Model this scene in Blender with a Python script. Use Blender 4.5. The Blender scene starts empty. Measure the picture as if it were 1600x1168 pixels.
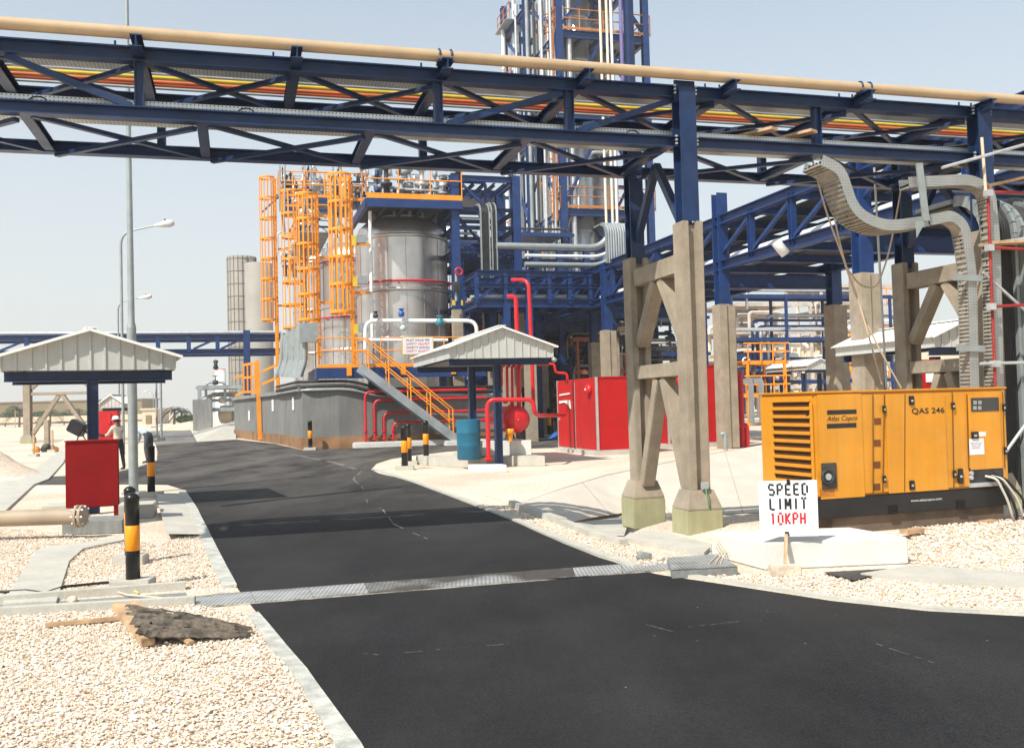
import bpy, bmesh, math, random
from mathutils import Vector, Matrix, Euler
from mathutils.geometry import tessellate_polygon
rnd = random.Random(7)
sc = bpy.context.scene
COL = sc.collection
# ------------------------------------------------------------------ camera
FPX, EYE = 1500.0, 1.8
PITCH, ROLL = math.atan(48 / FPX), 0.027
cam_d = bpy.data.cameras.new('camera'); cam = bpy.data.objects.new('camera', cam_d); COL.objects.link(cam)
cam_d.sensor_width = 36; cam_d.lens = 36 * FPX / 1600; cam_d.clip_end = 12000; cam_d.clip_start = .05
RC = Matrix.Rotation(math.pi / 2 + PITCH, 3, 'X') @ Matrix.Rotation(-ROLL, 3, 'Z')
cam.matrix_world = Matrix.Translation((0, 0, EYE)) @ RC.to_4x4()
sc.camera = cam
# ------------------------------------------------------------------ light
SH = Vector((.52, .67))                       # shadow run per metre of height
EL = math.atan(1 / SH.length)
w = bpy.data.worlds.new('World'); sc.world = w; w.use_nodes = True
nt = w.node_tree; bg = nt.nodes['Background']
sky = nt.nodes.new('ShaderNodeTexSky'); sky.sky_type = 'NISHITA'; sky.sun_disc = False
sky.sun_elevation = EL; sky.sun_rotation = math.atan2(-SH.x, -SH.y)
sky.air_density = 1.0; sky.dust_density = 1.0; sky.ozone_density = 1.0; sky.altitude = 0
# hot-country haze: the sky pales to cream-white toward the horizon
wtc = nt.nodes.new('ShaderNodeTexCoord'); wsp = nt.nodes.new('ShaderNodeSeparateXYZ'); nt.links.new(wtc.outputs['Generated'], wsp.inputs[0])
wrp = nt.nodes.new('ShaderNodeValToRGB'); we = wrp.color_ramp.elements; we[0].position = 0; we[0].color = (.96,) * 3 + (1,); we[1].position = .45; we[1].color = (.42,) * 3 + (1,)
nt.links.new(wsp.outputs['Z'], wrp.inputs[0])
wmx = nt.nodes.new('ShaderNodeMix'); wmx.data_type = 'RGBA'; nt.links.new(wrp.outputs[0], wmx.inputs[0]); wt = nt.nodes.new('ShaderNodeMix'); wt.data_type = 'RGBA'; wt.blend_type = 'MULTIPLY'; wt.inputs[0].default_value = 1; nt.links.new(sky.outputs[0], wt.inputs[6]); wt.inputs[7].default_value = (.90, 1.24, 1.27, 1); nt.links.new(wt.outputs[2], wmx.inputs[6]); wmx.inputs[7].default_value = (6.1, 6.0, 5.75, 1)
nt.links.new(wmx.outputs[2], bg.inputs[0]); bg.inputs[1].default_value = .1
sd = bpy.data.lights.new('sun', 'SUN'); sd.energy = 4.4; sd.angle = math.radians(.5); sd.color = (1, .95, .87)
so = bpy.data.objects.new('sun', sd); COL.objects.link(so)
so.rotation_euler = Vector((SH.x, SH.y, -1)).to_track_quat('-Z', 'Y').to_euler(); so.location = (-20, -30, 60)
vs = sc.view_settings; vs.view_transform = 'Standard'; vs.look = 'None'; vs.exposure = .55; vs.gamma = 1
# ------------------------------------------------------------------ pixel rays (photo pixels, 1600 x 1168)
def ray(px, py): return RC @ Vector(((px - 800) / FPX, -(py - 584) / FPX, -1))
def A(px, py, Y):
    r = ray(px, py); return Vector((0, 0, EYE)) + r * (Y / r.y)
def G(px, py, z=0.0):
    r = ray(px, py); return Vector((0, 0, EYE)) + r * ((z - EYE) / r.z)
TH = math.radians(16)
U = Vector((math.cos(TH), math.sin(TH), 0)); V = Vector((-math.sin(TH), math.cos(TH), 0)); Z = Vector((0, 0, 1))
def PV(px, py, v):
    r = ray(px, py); return Vector((0, 0, EYE)) + r * (v / r.dot(V))
def PU(px, py, u):
    r = ray(px, py); return Vector((0, 0, EYE)) + r * (u / r.dot(U))
def W(u, v, z=0): return U * u + V * v + Z * z
def H(px, Y, py): return A(px, py, Y).z
# ------------------------------------------------------------------ materials
MATS = {}
def M(name, col, rough=.55, metal=0., var=.12, scale=2.5, bump=0., bscale=60., dust=0., dcol=(.5, .42, .32), streak=0., spec=.4, fine=0.):
    if name in MATS: return MATS[name]
    m = bpy.data.materials.new(name); m.use_nodes = True; n = m.node_tree.nodes; l = m.node_tree.links
    b = n['Principled BSDF']; b.inputs['Roughness'].default_value = rough; b.inputs['Metallic'].default_value = metal
    b.inputs['Specular IOR Level'].default_value = spec
    tc = n.new('ShaderNodeTexCoord')
    def noise(s, det=5, vec=None, r=.6):
        t = n.new('ShaderNodeTexNoise'); t.inputs['Scale'].default_value = s; t.inputs['Detail'].default_value = det; t.inputs['Roughness'].default_value = r
        l.new(vec or tc.outputs['Object'], t.inputs['Vector']); return t.outputs['Fac']
    def ramp(f, a, bb, c0, c1):
        r = n.new('ShaderNodeValToRGB'); r.color_ramp.elements[0].position = a; r.color_ramp.elements[1].position = bb
        r.color_ramp.elements[0].color = (*c0, 1); r.color_ramp.elements[1].color = (*c1, 1); l.new(f, r.inputs[0]); return r.outputs[0]
    def mix(f, a, c, mode='MIX'):
        x = n.new('ShaderNodeMix'); x.data_type = 'RGBA'; x.blend_type = mode
        if isinstance(f, float): x.inputs[0].default_value = f
        else: l.new(f, x.inputs[0])
        for i, s in ((6, a), (7, c)):
            if isinstance(s, tuple): x.inputs[i].default_value = (*s, 1)
            else: l.new(s, x.inputs[i])
        return x.outputs[2]
    lo = tuple(c * (1 - var) for c in col); hi = tuple(min(1, c * (1 + var)) for c in col)
    c = ramp(noise(scale), .35, .65, lo, hi)
    if fine:
        c = mix(1., c, ramp(noise(bscale, 2), .3, .7, (1 - fine,) * 3, (1 + fine * .6,) * 3), 'MULTIPLY')
    if streak:
        mp = n.new('ShaderNodeMapping'); mp.inputs['Scale'].default_value = (6, 6, .35); l.new(tc.outputs['Object'], mp.inputs[0])
        c = mix(1., c, ramp(noise(1.6, 6, mp.outputs[0]), .35, .7, (1, 1, 1), (1 - streak,) * 3), 'MULTIPLY')
    if dust:
        f = ramp(noise(scale * .6, 8, r=.7), .45, .75, (0, 0, 0), (dust,) * 3); c = mix(f, c, dcol)
    l.new(c, b.inputs['Base Color'])
    rr = n.new('ShaderNodeMapRange'); rr.inputs[3].default_value = max(.03, rough - .1); rr.inputs[4].default_value = min(1, rough + .12)
    l.new(noise(scale * 3), rr.inputs[0]); l.new(rr.outputs[0], b.inputs['Roughness'])
    if bump:
        bp = n.new('ShaderNodeBump'); bp.inputs['Strength'].default_value = bump; bp.inputs['Distance'].default_value = .02
        l.new(noise(bscale, 4), bp.inputs['Height']); l.new(bp.outputs[0], b.inputs['Normal'])
    m['x'] = 0; del m['x']
    MATS[name] = m; return m
blue = M('navy_steel_paint', (.009, .029, .092), .4, dust=.3, dcol=(.05, .06, .09), var=.25, streak=.2)
blue2 = M('faded_navy_paint', (.007, .034, .135), .45, dust=.2, dcol=(.05, .065, .11), var=.2)
conc = M('cast_concrete', (.33, .275, .205), .85, bump=.25, bscale=30, var=.16, streak=.12, dust=.3, dcol=(.26, .2, .14), fine=.08)
conc_olive = M('coated_concrete', (.36, .345, .2), .7, bump=.15, var=.1, streak=.15)
conc_l = M('pale_concrete', (.45, .435, .38), .9, bump=.3, bscale=45, var=.1, dust=.4, dcol=(.5, .42, .32), fine=.1)
conc_w = M('white_concrete', (.62, .61, .57), .9, bump=.25, bscale=35, var=.06, dust=.15, dcol=(.52, .46, .37), fine=.05)
conc_g = M('grey_concrete', (.27, .275, .26), .85, bump=.25, bscale=18, var=.18, streak=.35, scale=.5, fine=.08)
conc_d = M('dark_formed_concrete', (.19, .19, .18), .85, bump=.2, bscale=9, var=.16, scale=.35, streak=.18, fine=.06)
brownp = M('brown_coating', (.23, .12, .055), .8, bump=.2, var=.3, scale=1.2, dust=.4, dcol=(.4, .27, .16))
red = M('red_paint', (.44, .010, .011), .45, var=.08, scale=1.5, spec=.2)
red_d = M('shade_darkened_red', (.23, .006, .007), .5, var=.1, scale=1.5, spec=.15, dust=.1, dcol=(.26, .03, .025))  # near cabinet's red, darkened in colour for its face turned from the sun
redp = M('red_pipe_paint', (.55, .014, .02), .35, var=.1)
orange = M('orange_paint', (.85, .29, .012), .45, var=.1, dust=.15, dcol=(.75, .35, .12))
genor = M('generator_orange', (.64, .265, .014), .45, var=.09, scale=1.2, dust=.35, dcol=(.58, .33, .12), streak=.1, fine=.03)
black = M('black_paint', (.012, .012, .013), .35, var=.3, dust=.15, dcol=(.06, .05, .05))
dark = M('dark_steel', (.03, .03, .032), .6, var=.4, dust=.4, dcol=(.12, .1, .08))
rub = M('black_cable_sheath', (.012, .012, .012), .55, var=.4, dust=.15, dcol=(.07, .06, .05))
galv = M('galvanised_steel', (.52, .54, .55), .5, .55, var=.12, scale=6, dust=.2, dcol=(.4, .38, .34))
galvp = M('weathered_galvanised_pole', (.31, .34, .335), .5, .4, var=.1, scale=4)
stain = M('stainless_cladding', (.62, .58, .54), .34, .85, var=.12, scale=.7, dust=.35, dcol=(.36, .33, .3), bump=.06, bscale=3)
silver = M('aluminium_cladding', (.66, .66, .65), .38, .75, var=.1)
white = M('white_paint', (.8, .8, .77), .5, var=.05, dust=.2, dcol=(.7, .65, .58))
roofw = M('white_roof_sheet', (.80, .80, .76), .45, var=.05, scale=1, dust=.25, dcol=(.72, .66, .57))
gable = M('shade_greyed_cladding', (.49, .5, .47), .5, var=.06, scale=1.2, dust=.3, dcol=(.5, .43, .34), streak=.12)  # white sheeting greyed in colour to stand for its less-lit upright faces
beige = M('beige_pipe_paint', (.45, .325, .195), .5, var=.08, dust=.25, dcol=(.5, .38, .25))
beige_d = M('dull_beige_pipe', (.33, .26, .18), .6, var=.1, dust=.3, dcol=(.4, .32, .23))
yellow = M('yellow_pipe_paint', (.62, .43, .03), .5, var=.15, dust=.3, dcol=(.5, .4, .15))
vermil = M('vermilion_pipe_paint', (.55, .12, .035), .5, var=.15, dust=.3, dcol=(.4, .18, .1))
wood = M('weathered_timber', (.5, .33, .19), .85, bump=.3, bscale=14, var=.35, scale=5, streak=.3)
bark = M('charred_bark', (.075, .062, .05), .9, bump=.9, bscale=14, var=.8, scale=11, dust=.4, dcol=(.34, .26, .17))
drumb = M('blue_drum_plastic', (.012, .115, .19), .4, var=.12)
rope_m = M('manila_rope', (.62, .5, .36), .9, var=.15)
tan = M('sandy_plaster', (.66, .52, .38), .9, var=.1, scale=.1)
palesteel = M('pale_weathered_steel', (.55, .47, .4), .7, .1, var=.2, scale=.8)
greysteel = M('grey_steel_paint', (.3, .33, .34), .6, .2, var=.2, scale=1)
cream = M('cream_vessel_paint', (.75, .66, .5), .5, var=.1)
olive = M('olive_wall', (.22, .17, .09), .9, var=.2, scale=.08)
stone = M('limestone', (.6, .5, .39), .9, bump=.6, bscale=25, var=.25, scale=8)
# ------------------------------------------------------------------ mesh builder
LOC = {}
class MB:
    def __init__(s): s.v = []; s.f = []; s.sm = []
    def add(s, vs, fs, smooth=False):
        o = len(s.v); s.v += [tuple(x) for x in vs]
        for f in fs: s.f.append([i + o for i in f]); s.sm.append(smooth)
        return s
    def box(s, c, size, ang=0.0, R=None):
        c = Vector(c); h = [x / 2 for x in size]; R = R or Matrix.Rotation(ang, 3, 'Z')
        vs = [c + R @ Vector((x * h[0], y * h[1], z * h[2])) for z in (-1, 1) for x, y in ((-1, -1), (1, -1), (1, 1), (-1, 1))]
        return s.add(vs, [(3, 2, 1, 0), (4, 5, 6, 7), (0, 1, 5, 4), (1, 2, 6, 5), (2, 3, 7, 6), (3, 0, 4, 7)])
    def beam(s, a, b, w, h, up=Z, off=(0, 0)):
        a, b = Vector(a), Vector(b); d = (b - a).normalized(); up = Vector(up)
        if abs(d.dot(up)) > .98: up = V if abs(d.dot(V)) < .9 else U
        sd = d.cross(up).normalized(); u2 = sd.cross(d)
        o = sd * off[0] + u2 * off[1]
        vs = [p + o + sd * (x * w / 2) + u2 * (y * h / 2) for p in (a, b) for x, y in ((-1, -1), (1, -1), (1, 1), (-1, 1))]
        return s.add(vs, [(3, 2, 1, 0), (4, 5, 6, 7), (0, 1, 5, 4), (1, 2, 6, 5), (2, 3, 7, 6), (3, 0, 4, 7)])
    def ibeam(s, a, b, w, h, t=.02, up=Z):
        s.beam(a, b, w, t, up, (0, h / 2 - t / 2)); s.beam(a, b, w, t, up, (0, -h / 2 + t / 2))
        return s.beam(a, b, t, h - 2 * t - .002, up)
    def tube(s, pts, r, n=8, closed=False, caps=True, r1=None):
        pts = [Vector(p) for p in pts]; k = len(pts); rings = []
        t0 = (pts[1] - pts[0]).normalized(); ref = Z if abs(t0.z) < .9 else Vector((1, 0, 0))
        nx = t0.cross(ref).normalized()
        for i, p in enumerate(pts):
            if closed: t = (pts[(i + 1) % k] - pts[i - 1]).normalized()
            else: t = ((pts[min(i + 1, k - 1)] - pts[max(i - 1, 0)])).normalized()
            nx = (nx - t * nx.dot(t))
            nx = nx.normalized() if nx.length > 1e-6 else t.orthogonal().normalized()
            ny = t.cross(nx); rr = r if r1 is None else r + (r1 - r) * i / (k - 1)
            rings.append([p + (nx * math.cos(2 * math.pi * j / n) + ny * math.sin(2 * math.pi * j / n)) * rr for j in range(n)])
        vs = [x for q in rings for x in q]; fs = []
        for i in range(k if closed else k - 1):
            a, b = i * n, ((i + 1) % k) * n
            for j in range(n): fs.append((a + j, a + (j + 1) % n, b + (j + 1) % n, b + j))
        s.add(vs, fs, True)
        if caps and not closed: s.add(rings[0], [tuple(range(n))[::-1]]); s.add(rings[-1], [tuple(range(n))])
        return s
    def lathe(s, prof, c, n=24, axis=Z, R=None, flat=False):
        c = Vector(c); q = R or axis.to_track_quat('Z', 'Y').to_matrix()
        vs = [c + q @ Vector((r * math.cos(2 * math.pi * j / n), r * math.sin(2 * math.pi * j / n), z)) for r, z in prof for j in range(n)]
        fs = [(i * n + j, i * n + (j + 1) % n, (i + 1) * n + (j + 1) % n, (i + 1) * n + j) for i in range(len(prof) - 1) for j in range(n)]
        return s.add(vs, fs, not flat)
    def disc(s, c, r, axis=Z, n=20, t=.01):
        return s.lathe([(0, -t / 2), (r, -t / 2), (r, t / 2), (0, t / 2)], c, n, Vector(axis), flat=True)
    def ring(s, c, r, tr, n=16, axis=Z, tn=5):
        q = Vector(axis).to_track_quat('Z', 'Y').to_matrix()
        return s.tube([Vector(c) + q @ Vector((r * math.cos(2 * math.pi * j / n), r * math.sin(2 * math.pi * j / n), 0)) for j in range(n)], tr, tn, True)
    def prism(s, poly, vec):
        poly = [Vector(p) for p in poly]; vec = Vector(vec); n = len(poly)
        tris = tessellate_polygon([poly])
        vs = poly + [p + vec for p in poly]
        fs = [tuple(t) for t in tris] + [tuple(i + n for i in t[::-1]) for t in tris] + [(i, (i + 1) % n, (i + 1) % n + n, i + n) for i in range(n)]
        return s.add(vs, fs)
    def sheet(s, poly):
        poly = [Vector(p) for p in poly]; return s.add(poly, [tuple(t) for t in tessellate_polygon([poly])])
    def build(s, name, mat, parent=None, label=None, bevel=0., base=None, slots=None):
        me = bpy.data.meshes.new(name)
        off = Vector((0, 0, 0))
        if parent is not None: off = LOC.get(parent.name, off)
        elif base is not None: off = Vector(base)
        me.from_pydata([Vector(x) - off for x in s.v], [], s.f); me.update()
        me.polygons.foreach_set('use_smooth', s.sm)
        bm = bmesh.new(); bm.from_mesh(me)
        bmesh.ops.recalc_face_normals(bm, faces=bm.faces)
        if bevel: bmesh.ops.bevel(bm, geom=[e for e in bm.edges if not e.smooth or e.calc_face_angle(0) > .6], offset=bevel, segments=2, affect='EDGES', clamp_overlap=True)
        bm.to_mesh(me); bm.free()
        me.materials.append(mat)
        o = bpy.data.objects.new(name, me); COL.objects.link(o)
        if parent is not None: o.parent = parent; LOC[o.name] = off
        else: o.location = off; LOC[o.name] = off
        if label: o['label'] = label
        return o
def thing(name, label, cat, loc=(0, 0, 0), rotz=None, group=None):
    o = bpy.data.objects.new(name, None); COL.objects.link(o); o.location = loc; o.empty_display_size = .2
    LOC[o.name] = Vector(loc)
    if rotz is not None: o.rotation_euler = (0, 0, rotz); LOC[o.name] = Vector((0, 0, 0))
    o['label'] = label; o['category'] = cat
    if group: o['group'] = group
    return o
def tag(o, label, cat, group=None):
    o['label'] = label; o['category'] = cat
    if group: o['group'] = group
    return o
def struct(o, kind='structure'): o['kind'] = kind; return o
def copy_tree(o, parent=None):
    c = o.copy(); COL.objects.link(c); c.parent = parent
    for ch in list(o.children): copy_tree(ch, c)
    return c
def copy_thing(o, loc, label, rotz=None, scale=None, group=None):
    c = copy_tree(o); c.location = loc
    if rotz is not None: c.rotation_euler = (0, 0, rotz)
    if scale is not None: c.scale = scale
    c['label'] = label
    if group: c['group'] = group
    return c
def pB(root, name, mat, a, b, w, h, **k): return MB().beam(a, b, w, h).build(name, mat, root, **k)
def pI(root, name, mat, a, b, w, h, t=.02, up=Z): return MB().ibeam(a, b, w, h, t, up).build(name, mat, root)
def pT(root, name, mat, pts, r, n=8): return MB().tube(pts, r, n).build(name, mat, root)
def pX(root, name, mat, c, size, ang=0., **k): return MB().box(c, size, ang).build(name, mat, root, **k)
def bendpts(pts, r, n=5):
    """polyline with rounded corners"""
    pts = [Vector(p) for p in pts]; out = [pts[0]]
    for i in range(1, len(pts) - 1):
        a, b, c = pts[i - 1], pts[i], pts[i + 1]
        d0 = (a - b); d1 = (c - b); rr = min(r, d0.length * .45, d1.length * .45)
        p0 = b + d0.normalized() * rr; p1 = b + d1.normalized() * rr
        for j in range(n + 1):
            t = j / n; out.append(p0 * (1 - t) ** 2 + b * 2 * t * (1 - t) + p1 * t * t)
    out.append(pts[-1]); return out
FONT = bpy.data.fonts.load('<builtin>') if '<builtin>' in bpy.data.fonts else None
def text(name, s, h, mat, parent, M4, thick=.002, shear=0., spacing=1., width=None, bold=0.):
    cu = bpy.data.curves.new(name, 'FONT'); cu.body = s; cu.size = 1; cu.extrude = 0; cu.align_x = 'CENTER'; cu.align_y = 'CENTER'
    cu.shear = shear; cu.space_character = spacing; cu.offset = bold; cu.resolution_u = 3
    o = bpy.data.objects.new(name, cu); COL.objects.link(o)
    dg = bpy.context.evaluated_depsgraph_get(); me = bpy.data.meshes.new_from_object(o.evaluated_get(dg))
    bpy.data.objects.remove(o); bpy.data.curves.remove(cu)
    xs = [v.co.x for v in me.vertices]; ys = [v.co.y for v in me.vertices]
    sy = h / (max(ys) - min(ys)); sx = width / (max(xs) - min(xs)) if width else sy
    cx, cy = (max(xs) + min(xs)) / 2, (max(ys) + min(ys)) / 2
    for v in me.vertices: v.co = M4 @ Vector(((v.co.x - cx) * sx, (v.co.y - cy) * sy, 0))
    me.materials.append(mat); me.name = name
    o = bpy.data.objects.new(name, me); COL.objects.link(o)
    if parent: o.parent = parent
    return o
# ================================================================== SETTING: ground, road, kerbs, gravel
def gravel_mat(name, a, b, c, vs=38., bump=1.):
    m = bpy.data.materials.new(name); m.use_nodes = True; n = m.node_tree.nodes; l = m.node_tree.links
    bs = n['Principled BSDF']; bs.inputs['Roughness'].default_value = .95; bs.inputs['Specular IOR Level'].default_value = .15
    tc = n.new('ShaderNodeTexCoord')
    vo = n.new('ShaderNodeTexVoronoi'); vo.inputs['Scale'].default_value = vs; l.new(tc.outputs['Object'], vo.inputs['Vector'])
    r = n.new('ShaderNodeValToRGB'); e = r.color_ramp.elements; e[0].position = .1; e[1].position = .9
    e[0].color = (*a, 1); e[1].color = (*c, 1); x = e.new(.45); x.color = (*b, 1)
    l.new(vo.outputs['Color'], r.inputs[0])
    no = n.new('ShaderNodeTexNoise'); no.inputs['Scale'].default_value = .35; no.inputs['Detail'].default_value = 6; l.new(tc.outputs['Object'], no.inputs['Vector'])
    r2 = n.new('ShaderNodeValToRGB'); r2.color_ramp.elements[0].color = (.84, .8, .76, 1); r2.color_ramp.elements[1].color = (1.05, 1.04, 1.03, 1)
    r2.color_ramp.elements[0].position = .35; r2.color_ramp.elements[1].position = .65; l.new(no.outputs['Fac'], r2.inputs[0])
    mx = n.new('ShaderNodeMix'); mx.data_type = 'RGBA'; mx.blend_type = 'MULTIPLY'; mx.inputs[0].default_value = 1
    l.new(r.outputs[0], mx.inputs[6]); l.new(r2.outputs[0], mx.inputs[7]); l.new(mx.outputs[2], bs.inputs['Base Color'])
    bp = n.new('ShaderNodeBump'); bp.inputs['Strength'].default_value = bump; bp.inputs['Distance'].default_value = .012; bp.invert = True
    l.new(vo.outputs['Distance'], bp.inputs['Height']); l.new(bp.outputs[0], bs.inputs['Normal'])
    return m
gravel = gravel_mat('crushed_limestone_gravel', (.48, .37, .28), (.66, .56, .45), (.75, .68, .59))
sand = gravel_mat('desert_sand', (.6, .47, .34), (.68, .54, .41), (.72, .6, .48), 6., .3)
# the ground is one sheet out to the horizon, with the drainage ditch cut into it
BOT = [(879, 818.5, -.04), (925, 808, -.22), (980, 800, -.33), (1046, 801, -.35), (1132, 802, -.35), (1190, 800, -.35), (1290, 797, -.35)]
LIP = [(802, 789, 0.), (870, 765, .12), (945, 742, .25), (1000, 731, .3), (1060, 718, .32), (1192, 694, .4), (1330, 690, .4)]
NEAR = [(802, 789.5), (840, 805), (880, 819.5), (926, 836), (975, 838), (1003, 825), (1045, 813), (1132, 817), (1190, 817), (1290, 813)]
bot = [G(*p) for p in BOT]; lip = [G(*p) for p in LIP]; near_ = [G(x, y, 0) for x, y in NEAR]
hole = near_ + [(b * .3 + l * .7).xy.to_3d() for b, l in zip(bot, lip)][:0:-1]
g = MB()
for x0, x1, y0, y1 in ((-6000, 6000, 45, 9000), (-6000, 6000, -300, -20), (-6000, -30, -20, 45), (40, 6000, -20, 45)): g.add([(x0, y0, 0), (x1, y0, 0), (x1, y1, 0), (x0, y1, 0)], [(0, 1, 2, 3)])
outer = [Vector((-30, -20, 0)), Vector((40, -20, 0)), Vector((40, 45, 0)), Vector((-30, 45, 0))]
g.add(outer + hole, [tuple(t) for t in tessellate_polygon([outer, hole])])
ground = struct(g.build('ground', gravel))
def rise_(a, b, n): return [[p.lerp(q, k / n) for k in range(n + 1)] for p, q in zip(a, b)]
def loft(rows):
    k = len(rows[0]); m = MB(); return m.add([p for r in rows for p in r], [(i * k + j, i * k + j + 1, (i + 1) * k + j + 1, (i + 1) * k + j) for i in range(len(rows) - 1) for j in range(k - 1)], True)
def dense(P, n=4):
    out = []
    for a, b in zip(P[:-1], P[1:]): out += [a.lerp(b, k / n) for k in range(n)]
    return out + [P[-1]]

def asphalt_mat(name, base, dusty, dustamt, fresh=False):
    m = bpy.data.materials.new(name); m.use_nodes = True; n = m.node_tree.nodes; l = m.node_tree.links
    bs = n['Principled BSDF']; bs.inputs['Specular IOR Level'].default_value = .18
    tc = n.new('ShaderNodeTexCoord')
    def noise(s, d, r=.6, sc=None):
        t = n.new('ShaderNodeTexNoise'); t.inputs['Scale'].default_value = s; t.inputs['Detail'].default_value = d; t.inputs['Roughness'].default_value = r
        if sc:
            mp = n.new('ShaderNodeMapping'); mp.inputs['Scale'].default_value = sc[:3]; mp.inputs['Rotation'].default_value = (0, 0, sc[3]); l.new(tc.outputs['Object'], mp.inputs[0]); l.new(mp.outputs[0], t.inputs['Vector'])
        else: l.new(tc.outputs['Object'], t.inputs['Vector'])
        return t.outputs['Fac']
    def ramp(f, a, b, c0, c1):
        r = n.new('ShaderNodeValToRGB'); r.color_ramp.elements[0].position = a; r.color_ramp.elements[1].position = b
        r.color_ramp.elements[0].color = (*c0, 1); r.color_ramp.elements[1].color = (*c1, 1); l.new(f, r.inputs[0]); return r.outputs[0]
    def mix(f, a, c, mode='MIX'):
        x = n.new('ShaderNodeMix'); x.data_type = 'RGBA'; x.blend_type = mode
        if isinstance(f, float): x.inputs[0].default_value = f
        else: l.new(f, x.inputs[0])
        for i, s in ((6, a), (7, c)):
            if isinstance(s, tuple): x.inputs[i].default_value = (*s, 1)
            else: l.new(s, x.inputs[i])
        return x.outputs[2]
    c = ramp(noise(90, 2), .3, .7, tuple(b * .3 for b in base), tuple(b * 1.9 for b in base))
    c = mix(1., c, ramp(noise(.5, 5), .35, .65, (.62, .62, .63), (1.35, 1.32, 1.28)), 'MULTIPLY')
    # dust dragged along the wheel tracks, stronger farther down the road
    sp = n.new('ShaderNodeSeparateXYZ'); l.new(tc.outputs['Object'], sp.inputs[0])
    mr = n.new('ShaderNodeMapRange'); mr.inputs[1].default_value = 13; mr.inputs[2].default_value = 30; mr.inputs[3].default_value = .14; mr.inputs[4].default_value = 1
    l.new(sp.outputs['Y'], mr.inputs[0])
    dn = ramp(noise(.45, 7, .65, (1.6, .5, 1, .25)), .30, .62, (0, 0, 0), (dustamt,) * 3)
    mm = n.new('ShaderNodeMath'); mm.operation = 'MULTIPLY'; l.new(dn, mm.inputs[0]); l.new(mr.outputs[0], mm.inputs[1])
    c = mix(mm.outputs[0], c, dusty)
    # pale specks of stray grit
    vo = n.new('ShaderNodeTexVoronoi'); vo.inputs['Scale'].default_value = 3.2; l.new(tc.outputs['Object'], vo.inputs['Vector'])
    sp2 = ramp(vo.outputs['Distance'], .02, .028, (.55, .55, .55), (0, 0, 0)); c = mix(sp2, c, (.45, .4, .32))
    l.new(c, bs.inputs['Base Color']); bs.inputs['Roughness'].default_value = .82
    bp = n.new('ShaderNodeBump'); bp.inputs['Strength'].default_value = .5; bp.inputs['Distance'].default_value = .006
    l.new(noise(110, 2), bp.inputs['Height']); l.new(bp.outputs[0], bs.inputs['Normal']); return m
asph = asphalt_mat('fresh_asphalt', (.0115, .0122, .0137), (.12, .108, .095), .85)
asph_o = asphalt_mat('old_grey_asphalt', (.09, .1, .11), (.3, .26, .22), .6)
left_edge = [(900, 1700), (690, 1400), (565, 1168), (480, 1050), (400, 955), (372, 920), (335, 850), (310, 800), (289, 765), (262, 757), (220, 756), (60, 757), (80, 744), (150, 741), (182, 738), (215, 731), (245, 720), (246, 705), (243, 694)]
right_far = [(370, 686), (430, 693), (474, 703), (560, 697), (640, 690.5), (700, 686), (880, 676), (880, 699)]
right_edge = [(840, 700), (760, 702), (700, 705), (640, 712), (610, 717), (588, 724), (580, 733), (592, 739), (640, 750), (720, 781), (800, 812), (880, 848), (935, 870), (1000, 890), (1030, 897), (1150, 915), (1300, 938), (1450, 954), (1600, 962), (1900, 968), (2600, 975), (3200, 1700)]
road = struct(MB().sheet([G(x, y, .006) for x, y in left_edge + right_far + right_edge]).build('road', asph))
MB().sheet([G(x, y, .006) for x, y in [(243, 693.5), (369, 685.5), (335, 671), (308, 689), (296, 667), (240, 668), (235, 680)]])
far_road = struct(MB().sheet([G(x, y, .005) for x, y in [(242, 693.6), (308, 689.6), (296, 668), (268, 664), (236, 666), (236, 680)]]).build('far_road', asph_o))
# a thin near-black line drawn across the road from the left kerb
linem = asphalt_mat('near_black_asphalt', (.008, .008, .009), (.05, .05, .05), .1)
MB().sheet([G(x, y, .011) for x, y in [(345, 789.2), (430, 779.5), (520, 770), (628, 759.5), (628, 760.6), (520, 771.2), (430, 780.8), (345, 791)]]).build('dark_line', linem, road)
chalk = M('pale_scuff', (.17, .155, .135), .9, var=.5, scale=18)
def scuff(pts, w0):
    P = [G(x, y, .010) for x, y in pts]; m = MB()
    for i in range(len(P) - 1):
        if rnd.random() < .25: continue
        d = (P[i + 1] - P[i]); sgn = Vector((-d.y, d.x, 0)).normalized() * w0 * rnd.uniform(.3, 1)
        m.add([P[i] - sgn * .5, P[i] + sgn * .5, P[i + 1] + sgn * .5, P[i + 1] - sgn * .5], [(0, 1, 2, 3)])
    m.build('scuff_mark', chalk, road)
def interp(pts, n):
    out = []
    for (a, b), (c, d) in zip(pts[:-1], pts[1:]):
        for i in range(n): out.append((a + (c - a) * i / n + rnd.uniform(-.6, .6), b + (d - b) * i / n + rnd.uniform(-.3, .3)))
    return out + [pts[-1]]
scuff(interp([(400, 700), (470, 712), (520, 722), (565, 735)], 5), .16)
scuff(interp([(565, 735), (552, 748), (568, 763), (574, 785), (598, 796), (615, 818), (645, 832), (668, 841)], 4), .045)
for s in ([(567, 1020), (592, 1022)], [(632, 1019), (695, 1013)], [(760, 1008), (795, 1005)], [(1010, 975), (1052, 986)], [(1370, 1005), (1460, 1035)], [(1075, 979), (1155, 970)]):
    scuff(interp(s, 9), .011)
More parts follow.
